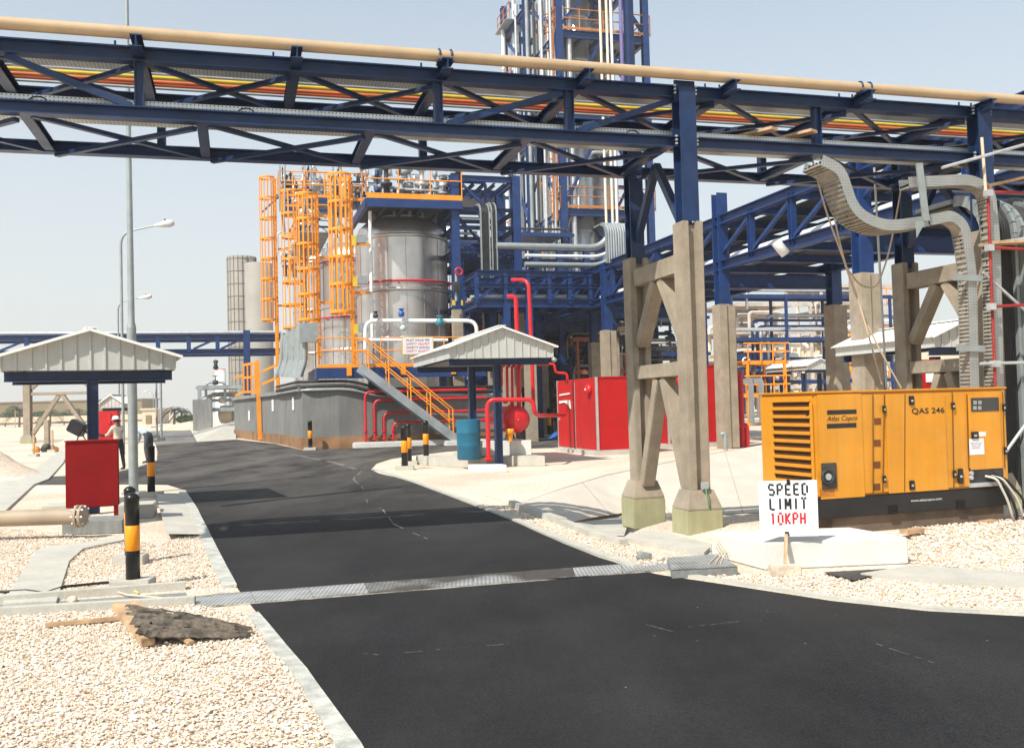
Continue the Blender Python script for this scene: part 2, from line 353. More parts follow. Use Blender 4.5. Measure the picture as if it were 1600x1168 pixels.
# kerbs
kerbm = M('mottled_kerb_concrete', (.42, .42, .38), .9, var=.25, scale=7, bump=.4, bscale=30, dust=.5, dcol=(.5, .46, .38))
def strip(name, mat, pts, w, z, side=1, h=None):
    P = [G(x, y, 0) for x, y in pts]; L = []
    for i in range(len(P)):
        d = P[min(i + 1, len(P) - 1)] - P[max(i - 1, 0)]; L.append(Vector((-d.y, d.x, 0)).normalized())
    m = MB(); vs = []
    for p, nn in zip(P, L):
        ww = w * rnd.uniform(.85, 1.1)
        vs += [Vector((p.x, p.y, -.05)), Vector((p.x, p.y, z)), p + nn * side * ww + Z * z, p + nn * side * ww - Z * .05]
    fs = []
    for i in range(len(P) - 1):
        a, b = i * 4, i * 4 + 4
        for j in range(3): fs.append((a + j, a + j + 1, b + j + 1, b + j))
    fs += [(0, 1, 2, 3), (len(vs) - 4, len(vs) - 3, len(vs) - 2, len(vs) - 1)]
    return struct(m.add(vs, fs).build(name, mat))
strip('kerb', kerbm, interp([(690, 1400), (565, 1168), (480, 1050), (404, 960)], 5), .12, .03, 1)
strip('kerb', kerbm, interp([(370, 917), (335, 850), (309, 797), (290, 767)], 5), .15, .03, 1)
strip('kerb', conc_l, interp([(580, 734), (640, 752), (720, 782), (800, 813), (880, 849), (935, 870), (990, 887)], 5), .13, .035, 1)
strip('kerb', conc_l, interp([(1040, 897), (1150, 914), (1300, 938), (1450, 954), (1600, 962), (1900, 968)], 5), .09, .03, 1)
strip('kerb', conc_l, interp([(182, 738), (215, 731), (245, 720)], 3), .2, .03, 1)
# rippled concrete apron by the left kerb
ap = MB(); P = [[G((243 + 17 * t) * (1 - s) + (287 + 38 * t) * s, 770 + t * 64, .02 + .05 * (1 - s) + .012 * math.sin(t * 40)) for s in (0, .5, 1)] for t in [i / 40 for i in range(41)]]
ap.add([p for r in P for p in r], [(i * 3 + j, i * 3 + j + 1, i * 3 + j + 4, i * 3 + j + 3) for i in range(40) for j in range(2)], True)
struct(ap.build('concrete_apron', conc_l))
# concrete channel covers going away on the left
ch = MB().prism([G(x, y, .0) for x, y in [(-60, 800), (-60, 768), (0, 756), (33, 751), (74, 719), (97, 703), (104, 712), (99, 724), (76, 750), (53, 759), (3, 806)]], Z * .05)
struct(ch.build('channel_cover_path', conc_l))
struct(MB().prism([G(x, y, 0) for x, y in [(4, 948), (30, 905), (56, 864), (66, 858), (122, 852), (190, 842), (192, 847), (130, 860), (108, 880), (98, 912), (88, 944)]], Z * .035).build('concrete_walkway', conc_l))
# open drain across the left gravel: two kerb walls and a floor
for a, b, c, d in (((-60, 947), (290, 920), .09, .10), ((-60, 966), (305, 944), .08, .10)):
    p, q = G(*a), G(*b); struct(MB().beam(p + Z * .02, q + Z * .02, d, .12).build('drain_kerb', conc_l))
struct(MB().sheet([G(-60, 948, .006), G(290, 925, .006), G(300, 941, .006), G(-60, 964, .006)]).build('drain_floor', conc_g))
# concrete ditch apron on the right of the road, with its low walls
bankm = M('pale_apron_concrete', (.56, .5, .42), .9, bump=.2, var=.08, scale=1.1, dust=.4, dcol=(.56, .46, .35), fine=.06)
struct(loft([[p, p.lerp(q, .5), q] for p, q in zip(dense(bot), dense(lip))]).build('ditch_bank', bankm))
backs = [l + V * (9 if i < 5 else 5) for i, l in enumerate(lip)]
for b in backs: b.z = -.04
loft_ = [[p + V * -.02 + Z * .004] + [p.lerp(q, t) + Z * (p.z * (1 - t) ** 2 - p.z * (1 - t) + (.012 if 0 < t < 1 else 0)) for t in (.15, .4, .7, 1)] for p, q in zip(dense(lip), dense(backs))]
struct(loft(loft_).build('gravel_bank', gravel))
struct(MB().sheet([p.xy.to_3d() - Z * .36 for p in hole]).build('ditch_floor', gravel))
m_ = MB()
for p, q in zip(near_[:-1], near_[1:]): m_.add([p, q, q - Z * .37, p - Z * .37], [(0, 1, 2, 3)])
struct(m_.build('ditch_side', conc_l))
for f in (.28, .52, .76):
    k = int(f * (len(dense(lip)) - 1)); p, q = dense(bot)[k], dense(lip)[k]; d = U * .007
    struct(MB().add([p - d + Z * .008, p + d + Z * .008, q + d + Z * .008, q - d + Z * .008], [(0, 1, 2, 3)]).build('apron_joint', M('dark_joint', (.34, .29, .23), .9)))
def wall_line(pts, w, h, mat=conc_l, name='ditch_kerb'):
    P = [G(x, y, 0) for x, y in pts]; m = MB()
    for a, b in zip(P[:-1], P[1:]): m.beam(a + Z * (h / 2 - .02), b + Z * (h / 2 - .02), w, h)
    return struct(m.build(name, mat))
wall_line([(800, 790), (840, 806), (880, 819.5)], .12, .12)
wall_line([(880, 819.5), (925, 838), (975, 852)], .12, .10)
struct(MB().add([near_[2] + Z * .01, near_[3] + Z * .01, near_[4] + Z * .01, G(985, 806, -.34), G(930, 812, -.25)], [(0, 1, 2, 3, 4)]).build('ditch_wall', conc_l))
struct(MB().sheet([G(x, y, .012) for x, y in ((985, 842), (1008, 828), (1112, 838), (1112, 867))]).build('ditch_slab', conc_l))
struct(MB().prism([G(x, y) for x, y in [(1100, 871), (1110, 862), (985, 838), (975, 846)]], Z * .06).build('ditch_kerb', conc_l))
struct(MB().prism([G(x, y) for x, y in [(1345, 902), (1425, 889), (1600, 900), (1800, 908), (1800, 930), (1600, 922), (1450, 914)]], Z * .045).build('channel_slab', conc_l))
struct(MB().sheet([G(x, y, .03) for x, y in [(1285, 893), (1335, 906), (1350, 902), (1420, 886)]]).build('channel_mouth_shade', dark))  # flat dark sheet paints the shade of the gap under the block
# ------------------------------------------------------------------ loose gravel: real stones near the camera
def stones(name, poly, per_m2, s0, s1, seed, near=None):
    r = random.Random(seed); P = [G(x, y) for x, y in poly]
    x0, x1 = min(p.x for p in P), max(p.x for p in P); y0, y1 = min(p.y for p in P), max(p.y for p in P)
    def inside(x, y):
        c = False; j = len(P) - 1
        for i in range(len(P)):
            if (P[i].y > y) != (P[j].y > y) and x < (P[j].x - P[i].x) * (y - P[i].y) / (P[j].y - P[i].y) + P[i].x: c = not c
            j = i
        return c
    base = [Vector(v).normalized() for v in ((0, 0, 1), (.9, 0, .2), (.28, .86, .2), (-.73, .53, .2), (-.73, -.53, .2), (.28, -.86, .2), (0, 0, -1))]
    bf = [(0, 1, 2), (0, 2, 3), (0, 3, 4), (0, 4, 5), (0, 5, 1), (6, 2, 1), (6, 3, 2), (6, 4, 3), (6, 5, 4), (6, 1, 5)]
    vs = []; fs = []; n = int((x1 - x0) * (y1 - y0) * per_m2)
    for _ in range(n):
        x, y = r.uniform(x0, x1), r.uniform(y0, y1)
        if not inside(x, y): continue
        if near and r.random() > min(1, (near / y) ** 2): continue
        s = r.uniform(s0, s1) * (1.5 if r.random() < .06 else 1); q = Euler((r.uniform(-.5, .5), r.uniform(-.5, .5), r.uniform(0, 6.3))).to_matrix()
        sx, sy, sz = s * r.uniform(.7, 1.3), s * r.uniform(.6, 1), s * r.uniform(.45, .8); o = len(vs); zz = r.uniform(.0, .014)
        for b in base:
            k = r.uniform(.8, 1.2); p = q @ Vector((b.x * sx * k, b.y * sy * k, b.z * sz * k)); vs.append((x + p.x, y + p.y, zz + p.z))
        fs += [(a + o, b + o, c + o) for a, b, c in bf]
    me = bpy.data.meshes.new(name); me.from_pydata(vs, [], fs); me.materials.append(stone_m)
    o = bpy.data.objects.new(name, me); COL.objects.link(o); o['kind'] = 'stuff'; return o
stone_m = bpy.data.materials.new('limestone_chips'); stone_m.use_nodes = True
n_ = stone_m.node_tree.nodes; b_ = n_['Principled BSDF']; b_.inputs['Roughness'].default_value = .95; b_.inputs['Specular IOR Level'].default_value = .15
ge = n_.new('ShaderNodeNewGeometry'); rp = n_.new('ShaderNodeValToRGB'); e_ = rp.color_ramp.elements
e_[0].color = (.32, .24, .17, 1); e_[0].position = 0; e_[1].color = (.78, .7, .62, 1); x_ = e_.new(.15); x_.color = (.64, .5, .37, 1); x_ = e_.new(.55); x_.color = (.70, .6, .49, 1)
stone_m.node_tree.links.new(ge.outputs['Random Per Island'], rp.inputs[0]); stone_m.node_tree.links.new(rp.outputs[0], b_.inputs['Base Color'])
stones('gravel_stones', [(-80, 1250), (-80, 968), (300, 945), (395, 962), (472, 1056), (552, 1168), (600, 1250)], 2300, .008, .017, 1, 8.5)
stones('gravel_stones', [(-80, 945), (-80, 815), (250, 850), (310, 830), (368, 918), (300, 918)], 1200, .009, .017, 2)
stones('gravel_stones', [(1045, 894), (1150, 900), (1420, 890), (1640, 925), (1640, 962), (1450, 952), (1300, 934), (1150, 910)], 1500, .009, .018, 3)
shoulder_stones = [(1420, 880), (1420, 838), (1570, 822), (1640, 812), (1640, 900)]
stones('gravel_stones', [(725, 780), (800, 795), (880, 824), (985, 856), (1060, 880), (1000, 886), (935, 866), (880, 844), (800, 808)], 1100, .009, .018, 5)
# ================================================================== NEAR PIPE RACK on concrete trestles
vf = G(1095, 832).dot(V); vb = vf + 1.7
def ux(px, py, v): return PV(px, py, v).dot(U)
uL, uR = ux(-260, 120, vf), ux(2050, 200, vf)
zt, zb = 6.0, 5.31          # chord centre heights
rack = thing('pipe_rack', 'long navy steel pipe rack spanning the road on concrete trestles, carrying coloured pipes', 'pipe rack', W(0, (vf + vb) / 2, zb))
for v in (vf, vb):
    for z, h in ((zt, .17), (zb, .15)):
        MB().ibeam(W(uL, v, z), W(uR, v, z), .16, h, .016).build('chord', blue, rack)
for px, py in ((-180, 120), (218, 130), (684, 155), (889, 170), (1275, 185), (1760, 200)):
    u = ux(px, py, vf); MB().ibeam(W(u, vf, zb + .07), W(u, vf, zt - .08), .11, .11, .012, U).build('post', blue, rack)
    MB().ibeam(W(u + .12, vb, zb + .07), W(u + .12, vb, zt - .08), .11, .11, .012, U).build('post', blue, rack)
for (x0, y0, z0), (x1, y1, z1) in (((8, 100, 1), (205, 168, 0)), ((700, 188, 0), (878, 142, 1)), ((902, 200, 0), (1050, 155, 1)), ((-170, 160, 0), (-10, 110, 1))):
    a, b = ux(x0, y0, vf), ux(x1, y1, vf)
    zz = lambda k: zt - .1 if k else zb + .09
    MB().beam(W(a, vf + .01, zz(z0)), W(b, vf + .01, zz(z1)), .06, .075).build('brace', blue, rack)
# upper cross beams with a cantilevered end toward the road, lower cross beams, plan bracing
up_px = [-270, -30, 218, 462, 690, 905, 1128, 1335, 1520, 1700, 1890]
lo_px = [-240, 36, 315, 580, 825, 1045, 1282, 1500, 1720]
uus = [ux(p, 110 + p * .05, vf) for p in up_px]; uls = [ux(p, 185 + p * .035, vf) for p in lo_px]
for u in uus:
    MB().ibeam(W(u, vf - .42, zt + .03), W(u, vb, zt + .03), .13, .14, .014).build('cross_beam', blue, rack)
    for s in (-1, 1): MB().tube([W(u + s * .11 - .15, vf - .02, zt + .08), W(u + s * .11 - .15, vf - .02, zt + .15)], .014, 6).build('stud', blue, rack)
for u in uls: MB().ibeam(W(u, vf + .03, zb - .005), W(u, vb - .03, zb - .005), .12, .12, .014).build('cross_beam', blue, rack)
for L, z in ((uus, zt - .06), (uls, zb - .06)):
    for a, b in zip(L[:-1], L[1:]):
        MB().beam(W(a + .08, vf + .08, z), W(b - .08, vb - .08, z), .07, .05).build('plan_brace', blue, rack)
        MB().beam(W(b - .08, vf + .08, z - .055), W(a + .08, vb - .08, z - .055), .07, .05).build('plan_brace', blue, rack)
for px in (720 + 250, 1425):   # bolted splice plates on the back chord
    u = ux(px, 195, vb); MB().box(W(u, vb - .1, zt - .14), (.22, .03, .2), TH).build('splice_plate', blue, rack)
    for i in (-1, 0, 1):
        for s in (-1, 1): MB().box(W(u + s * .13, vb - .1, zt - .14 + i * .06), (.04, .03, .025), TH).build('bolt', galv, rack)
# steel columns above the trestles, with bolts and V braces
zc = 4.2
def rack_column(px, py, v, z0, top, nm='column'):
    u = ux(px, py, v); MB().ibeam(W(u, v, z0), W(u, v, top), .24, .24, .018, V).build(nm, blue, rack); return u
uc = rack_column(1071, 250, vf - .09, zc, zt + .02); MB().box(W(uc, vf - .12, zt - .02), (.3, .03, .3), TH).build('end_plate', blue, rack)
ucb = uc; MB().ibeam(W(ucb, vb, 3.9), W(ucb, vb, zt - .1), .22, .22, .018, V).build('column', blue, rack)
ur = rack_column(1532, 240, vf - .09, zc, zt + .02); MB().ibeam(W(ur, vb, 3.9), W(ur, vb, zt - .1), .22, .22, .018, V).build('column', blue, rack)
for u in (uc, ur):
    for z in (zt, zb):
        for i in (-1, 0, 1):
            for s in (-1, 1): MB().tube([W(u + s * .155, vf - .135, z + i * .05), W(u + s * .155, vf - .165, z + i * .05)], .016, 6).build('bolt', galv, rack)
    vm = (vf + vb) / 2
    for v in (vf + .1, vb - .1): MB().beam(W(u, vm, zb - .1), W(u, v, zc + .05), .1, .1, U).build('v_brace', blue, rack)
ul = ux(-330, 300, vf)
# pipes lying on the rack
def rack_pipe(name, label, mat, v, z, r, group=None):
    o = MB().tube([W(uL - .5, v, z), W((uL + uR) / 2, v, z), W(uR + .5, v, z)], r, 12).build(name, mat, base=W(0, v, z)); return tag(o, label, 'pipe', group)
zp = zt + .105
rack_pipe('pipe', 'bright yellow pipe lying along the pipe rack', yellow, vb - .55, zp + .03, .03)
rack_pipe('pipe', 'vermilion pipe lying on the rack next to the yellow pipe', vermil, vb - .38, zp + .028, .026)
rack_pipe('pipe', 'vermilion pipe on the rack between the other vermilion pipe and the thin white one', vermil, vb - .27, zp + .026, .024)
rack_pipe('pipe', 'thin white pipe nearest the back of the rack beyond the vermilion pipes', galvp, vb - .15, zp + .02, .018)
rack_pipe('pipe', 'slim silver pipe on the rack between the yellow pipe and the grey cable tray', silver, vb - .72, zp + .026, .025)
pp = MB(); vp, zpp = vf - .24, zt + .175
tz = []
for i in range(13):
    u = uL - 1 + (uR - uL + 2) * i / 12; tz.append(W(u, vp, zpp))
o = MB().tube(tz, .072, 16).build('beige_pipe', beige, base=W(0, vp, zpp)); tag(o, 'beige pipe running along the top front edge of the pipe rack', 'pipe')
for p in (690, 1327):
    i = up_px.index(690) if p == 690 else up_px.index(1335); u = uus[i]
    m = MB()
    for s in (-.075, .075):
        m.tube([W(u + s, vp + .082 * math.cos(a), zpp + .082 * math.sin(a)) for a in [math.pi * (-.05 + 1.1 * k / 8) for k in range(9)]], .014, 6)
        m.box(W(u + s, vp, zpp - .085), (.04, .2, .02), TH)
    m.build('pipe_clamp', blue, o)
    MB().box(W(u, vp, zpp - .06), (.2, .1, .05), TH).build('pipe_shoe', blue, o)
# perforated cable trays
def perf_mat(name, col, k=26., hole=(.1, .1, .095)):
    m = M(name, col, .5, .5, var=.08, scale=5, dust=.2, dcol=(.42, .4, .35)); n = m.node_tree.nodes; l = m.node_tree.links; b = n['Principled BSDF']
    old = b.inputs['Base Color'].links[0].from_socket
    tc = n.new('ShaderNodeTexCoord'); mp = n.new('ShaderNodeMapping'); mp.inputs['Rotation'].default_value = (0, 0, -TH); mp.inputs['Scale'].default_value = (k,) * 3
    l.new(tc.outputs['Object'], mp.inputs[0]); sp = n.new('ShaderNodeSeparateXYZ'); l.new(mp.outputs[0], sp.inputs[0])
    def pp(s):
        f = n.new('ShaderNodeMath'); f.operation = 'PINGPONG'; f.inputs[1].default_value = .5; l.new(s, f.inputs[0]); g = n.new('ShaderNodeMath'); g.operation = 'GREATER_THAN'; g.inputs[1].default_value = .33; l.new(f.outputs[0], g.inputs[0]); return g.outputs[0]
    mu = n.new('ShaderNodeMath'); mu.operation = 'MULTIPLY'; l.new(pp(sp.outputs['X']), mu.inputs[0])
    ad = n.new('ShaderNodeMath'); ad.operation = 'ADD'; l.new(sp.outputs['Z'], ad.inputs[0]); l.new(sp.outputs['Y'], ad.inputs[1]); l.new(pp(ad.outputs[0]), mu.inputs[1])
    x = n.new('ShaderNodeMix'); x.data_type = 'RGBA'; l.new(mu.outputs[0], x.inputs[0]); l.new(old, x.inputs[6]); x.inputs[7].default_value = (*hole, 1); l.new(x.outputs[2], b.inputs['Base Color']); return m
perf = perf_mat('perforated_galvanised_sheet', (.62, .64, .61), 22.)
def straight_tray(label, v0, v1, z, h, u0=None, u1=None):
    u0 = uL if u0 is None else u0; u1 = uR if u1 is None else u1
    t = thing('cable_tray', label, 'cable tray', W(0, v0, z))
    MB().beam(W(u0, (v0 + v1) / 2, z), W(u1, (v0 + v1) / 2, z), v1 - v0 - .01, .006).build('tray_floor', perf, t)
    for v in (v0, v1): MB().beam(W(u0, v, z + h / 2), W(u1, v, z + h / 2), .006, h).build('side_rail', perf, t)
    return t
straight_tray('perforated galvanised cable tray along the front lower beam of the pipe rack', vf + .14, vf + .75, zb + .07, .13)
straight_tray('wide grey cable tray under the top of the rack in front of the silver pipe', vf + .12, vf + .88, zt + .11, .02)
MB()
for (px, py, dx, lab, nm) in ((1183, 212, .35, 'pale timber board lying on the tray beside the rack column', 'timber_board'), (1245, 222, .5, 'orange-brown plank end sticking out over the front rack tray', 'timber_board')):
    u = ux(px, py, vf); b = MB().box(W(u, vf + .2, zb + .235), (.17, .8, .04), TH + .5).build(nm, wood, base=W(u, vf, zb + .2)); tag(b, lab, 'board')
for px in (60, 385, 988):
    u = ux(px, 165 + px * .04, vf + .14); m = MB().tube([W(u + .09 * math.cos(a) , vf + .13, zb + .13 + .05 * math.sin(a)) for a in [k * .35 for k in range(10)]], .008, 6)
    tag(m.build('cable_loop', rub, base=W(u, vf + .13, zb + .1)), {60: 'small cable loop on the front tray at the left end of the rack', 385: 'small cable loop on the front tray left of the blue post over the road', 988: 'small cable loop on the front tray left of the bolted column'}[px], 'cable')
# ------------------------------------------------------------------ concrete trestles
def concrete_trestle(label, loc, rz, gap, hf, hb, k=1.):
    """local frame: x across the rack (leg at 0 front, gap at back), y along rack"""
    t = thing('concrete_trestle', label, 'trestle', loc, rz, 'concrete trestles of the pipe racks')
    for x, hh in ((0, hf), (gap, hb)):
        m = MB()
        s0, s1 = .13 * k, .155 * k
        # I-section leg tapering downward to the collar
        for y in (-1, 1): m.add([(x + a * s, y * s * 1.0 - y * .05 + b * .05 * k, z) for z, s in ((.56, s1 * .92), (hh, s1)) for a, b in ((-1, -1), (1, -1), (1, 1), (-1, 1))],
                                [(3, 2, 1, 0), (4, 5, 6, 7), (0, 1, 5, 4), (1, 2, 6, 5), (2, 3, 7, 6), (3, 0, 4, 7)])
        m.box((x, 0, .56 + (hh - .58) / 2), (s0 * 1.1, s1 * 1.7, hh - .62))
        m.build('leg', conc, t, bevel=.012)
        c = MB(); q = [(.245 * k, .35), (.245 * k, .37), (.17 * k, .6)]
        vs = [(x + a * r, b * r, z) for r, z in q for a, b in ((-1, -1), (1, -1), (1, 1), (-1, 1))]
        fs = [(i * 4 + j, i * 4 + (j + 1) % 4, i * 4 + 4 + (j + 1) % 4, i * 4 + 4 + j) for i in range(2) for j in range(4)] + [(8, 9, 10, 11), (3, 2, 1, 0)]
        c.add(vs, fs).build('collar', conc, t)
        MB().box((x, 0, .12), (.51 * k, .51 * k, .46)).build('footing', conc_olive, t, bevel=.015)
    zm, ztp = min(hf, hb) * .56, min(hf, hb) * .92
    for nm, z, h in (('mid_beam', zm, .2), ('top_beam', ztp, .26)):
        MB().box((gap / 2, 0, z), (gap - .34 * k, .24 * k, h)).build(nm, conc, t, bevel=.01)
    for z0, z1 in ((.75, zm - .1), (zm + .62, ztp - .12)):
        for s in (0, 1):
            xa = gap / 2 + (-.1 if s == 0 else .1); xb = .17 * k if s == 0 else gap - .17 * k
            MB().beam((xa, 0, z1), (xb, 0, z0 - .2), .19 * k, .17 * k, (1, 0, 0)).build('diagonal', conc, t, bevel=.01)
    return t
pf = W(uc, vf - .09, 0)
concrete_trestle('concrete trestle standing beside the road between the red cabinets and the orange generator', pf, TH + math.pi / 2, 1.79, 4.2, 3.98)
concrete_trestle('brown concrete trestle behind the right end of the orange generator', W(ur, vf - .09, 0), TH + math.pi / 2, 1.79, 4.2, 3.98)
# earth wire on the near trestle
o = MB().tube([PV(1101, 760, vf - .3), PV(1103, 765, vf - .36), G(1108, 790, .4) , G(1117, 826, .03)], .008, 6).build('earth_wire', M('green_wire', (.05, .3, .14), .5), base=pf); tag(o, 'thin green earth wire running down the near concrete trestle footing', 'wire')
o = MB().box(PV(1101, 758, vf - .29), (.09, .05, .09), TH).build('junction_box', galv, base=pf); tag(o, 'small grey junction box low on the near concrete trestle leg', 'box')

# ================================================================== ORANGE GENERATOR
GA = math.radians(19); GF = A(1277, 822, 12.45); GF.z = 0; GK = .93; GF *= GK; GF.z = EYE * (1 - GK)
gen = thing('generator', 'orange enclosed diesel generator on a black skid beside the scaffold', 'generator', GF, GA); gen.scale = (GK,) * 3
GL, GD, Z0, Z1 = 3.22, 1.22, .48, 1.84
def gx(zx, zy):
    xl = 235 + (zy - 125) * 75 / 660; xr = 1450 + (zy - 90) * 40 / 610; t = (zx - xl) / (xr - xl)
    x = GL * t * 12.45 / (13.5 + t * (12.45 - 13.5)); yt = 120 - .025 * (zx - 250); yb = 785 - .072 * (zx - 310)
    return x, Z1 - (zy - yt) / (yb - yt) * (Z1 - Z0)
MB().box((GL / 2, GD / 2, (Z0 + Z1) / 2), (GL, GD, Z1 - Z0)).build('body', genor, gen, bevel=.03)
MB().box((GL / 2, GD / 2, Z1 + .012), (GL + .03, GD + .03, .03)).build('roof_panel', genor, gen, bevel=.01)
MB().box((GL / 2, GD / 2, .345), (GL + .01, GD + .01, .262)).build('skid', black, gen, bevel=.01)
MB().box((GL / 2 + .1, GD / 2 - .02, .1), (GL - .35, GD - .15, .215)).build('skid_runner', M('rusty_brown_steel', (.12, .085, .06), .8, var=.3, dust=.4, dcol=(.3, .22, .14)), gen)
def gbox(name, mat, x0, y0, x1, y1, d=.012, parent=gen, bev=0., out=0.):
    ax, az = gx(x0, y0); bx, bz = gx(x1, y1)
    return MB().box(((ax + bx) / 2, -d / 2 - .001 - out, (az + bz) / 2), (abs(bx - ax), d, abs(az - bz))).build(name, mat, parent, bevel=bev)
dark_line = M('dark_seam', (.12, .05, .01), .8)
door1 = gbox('door', genor, 690, 130, 1112, 725, .014, bev=.004)
door2 = gbox('door', genor, 1208, 125, 1440, 590, .014, bev=.004)
gbox('side_panel', genor, 262, 128, 605, 770, .010, bev=.004)
def seamline(x0, y0, x1, y1):
    ax, az = gx(x0, y0); bx, bz = gx(x1, y1); MB().beam((ax, -.017, az), (bx, -.017, bz), .006, .010, (1, 0, 0)).build('dark_line', dark_line, gen)
for s in ((610, 125, 650, 755), (683, 125, 708, 745), (812, 125, 842, 738), (1108, 108, 1142, 715), (1200, 125, 1228, 600), (1425, 110, 1450, 590)): seamline(*s)
for x, y, ww, hh, nm in ((852, 165, 34, 56, 'latch'), (882, 697, 34, 56, 'latch'), (684, 220, 24, 44, 'hinge'), (710, 660, 24, 44, 'hinge'), (1114, 200, 24, 44, 'hinge'), (1140, 628, 24, 44, 'hinge'), (1433, 210, 22, 46, 'hinge'), (1449, 482, 22, 46, 'hinge'), (1256, 384, 44, 42, 'lock'), (1177, 640, 36, 92, 'latch')):
    b = gbox(nm, black, x - ww / 2, y - hh / 2, x + ww / 2, y + hh / 2, .022, bev=.004, out=.015)
    gbox('catch', galv, x - ww / 5, y - 4, x + ww / 5, y + 8, .006, b, out=.037)
holem = M('lifting_slot_brown', (.16, .05, .008), .8)
for x, y in ((655, 297), (661, 434), (668, 571), (675, 710)): gbox('vent_slot', holem, x - 22, y - 20, x + 22, y + 20, .004)
win = gbox('window', M('dark_glazing', (.035, .035, .035), .12, spec=.6), 1226, 150, 1405, 230, .006, out=.015)
gaugem = M('gauge_face', (.3, .3, .28), .4)
for x, y in ((1252, 178), (1282, 178), (1252, 212), (1282, 212)): gbox('gauge', gaugem, x - 11, y - 11, x + 11, y + 11, .004, win, out=.021)
paper = M('white_notice_paper', (.72, .68, .7), .8, var=.04)
nb = gbox('notice', paper, 1224, 408, 1322, 504, .003, out=.015); gbox('notice', paper, 1284, 364, 1328, 390, .003, out=.015)
ink = M('black_ink', (.02, .02, .02), .6); ink_red = M('red_stencil_paint', (.55, .02, .03), .7, var=.3); ink_w = M('white_lettering', (.75, .75, .72), .6)
def gtext(s, x, y, wz, hz, mat, d, **k):
    cx, cz = gx(x, y); ax, _ = gx(x - wz / 2, y); bx, _ = gx(x + wz / 2, y); hh = abs(gx(x, y - hz / 2)[1] - gx(x, y + hz / 2)[1])
    return text('lettering', s, hh, mat, gen, Matrix.Translation((cx, d, cz)) @ Matrix.Rotation(math.pi / 2, 4, 'X'), width=bx - ax, **k)
gtext('QAS 246', 962, 232, 205, 42, ink, -.020, bold=.012)
gtext('Atlas Copco', 428, 282, 190, 42, ink, -.016, shear=.35)
gtext('www.atlascopco.com', 980, 790, 190, 20, ink_w, -.010)
for i, s in enumerate(('Please do not', 'touch the', 'machine')): gtext(s, 1268, 434 + i * 14, 66 - i * 8, 9, ink, -.021)
gbox('logo_bar', ink, 331, 227, 517, 249, .004, out=.009); gbox('logo_bar', ink, 336, 313, 522, 335, .004, out=.009)
vp_ = gbox('exhaust_plate', M('grimy_dark_plate', (.05, .045, .04), .6, dust=.3, dcol=(.12, .1, .08)), 318, 562, 426, 718, .02, bev=.005, out=.009)
cx, cz = gx(358, 645); MB().lathe([(.10, -.0), (.11, .012), (.10, .03), (.07, .03), (.06, .0)], (cx, -.032, cz), 20, Vector((0, -1, 0))).build('exhaust_ring', dark, gen)
MB().disc((cx, -.046, cz), .045, (0, -1, 0), 14, .03).build('exhaust_port', galv, gen)
# rust run below the plate
gbox('rust_streak', M('rust_run', (.42, .15, .02), .8, var=.3), 326, 722, 420, 768, .002, out=.009)
bay = gbox('cable_bay', dark, 1236, 592, 1450, 692, .006, out=.001)
gbox('bay_sill', galv, 1236, 686, 1450, 696, .03)
for i, (x, y) in enumerate(((1245, 622), (1245, 650), (1380, 640), (1400, 620))):
    q = gx(x, y); MB().disc((q[0], -.02, q[1]), .03, (0, -1, 0), 10, .03).build('socket', galv if i < 2 else dark, gen)
for x, y in ((785, 892), (1195, 857)):
    q = gx(x, y); MB().box((q[0], -.008, .27), (.13, .02, .12)).build('fork_pocket', M('pocket_black', (.006, .006, .006), .9), gen)
for i in range(10):   # louvres on the near end, facing left
    z = Z1 - .14 - i * .108
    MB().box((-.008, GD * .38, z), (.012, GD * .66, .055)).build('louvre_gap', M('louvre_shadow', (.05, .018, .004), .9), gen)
    MB().box((-.02, GD * .38, z + .05), (.045, GD * .68, .04)).build('louvre_blade', genor, gen, bevel=.008)
MB().box((-.006, GD * .38, 1.16), (.012, GD * .74, 1.12)).build('louvre_frame', genor, gen)
MB().box((-.02, .09, 1.55), (.03, .03, .1)).build('hinge', black, gen)
gm = gen.matrix_basis
cable_w = M('grey_white_cable', (.5, .48, .42), .6)
def gw(x, y, z): return GF + Matrix.Rotation(GA, 3, 'Z') @ Vector((x, y, z)) * GK
for i, (m_, dx) in enumerate(((cable_w, 0), (rub, .04), (cable_w, .08), (rub, .13))):
    bx, bz = gx(1330 + i * 18, 640)
    o = MB().tube(bendpts([gw(bx, -.02, bz), gw(bx + .08, -.14, bz - .03), gw(bx + .22 + dx, -.18, .3), gw(bx + .32 + dx, -.16, .03), gw(bx + .5 + dx, .0 + i * .1, .02)], .15), .016, 7).build('power_cable', m_, base=gw(bx, 0, bz))
    tag(o, ['pale cable leaving the generator socket bay nearest its left side', 'black cable from the generator bay between the two pale ones', 'pale cable hanging farthest right over the generator skid among pale ones', 'black cable hanging at the far right of the generator bay'][i], 'cable')
for x, y, l, lab in ((1425, 829, .3, 'flat timber packer under the front edge of the generator skid'), (1545, 815, .25, 'timber packer at the right corner of the generator skid')):
    p = A(x, y, (12.45 if x < 1500 else 13.3) * GK); tag(MB().box(p, (l, .12, .05), .5).build('timber_packer', wood, base=p), lab, 'timber')

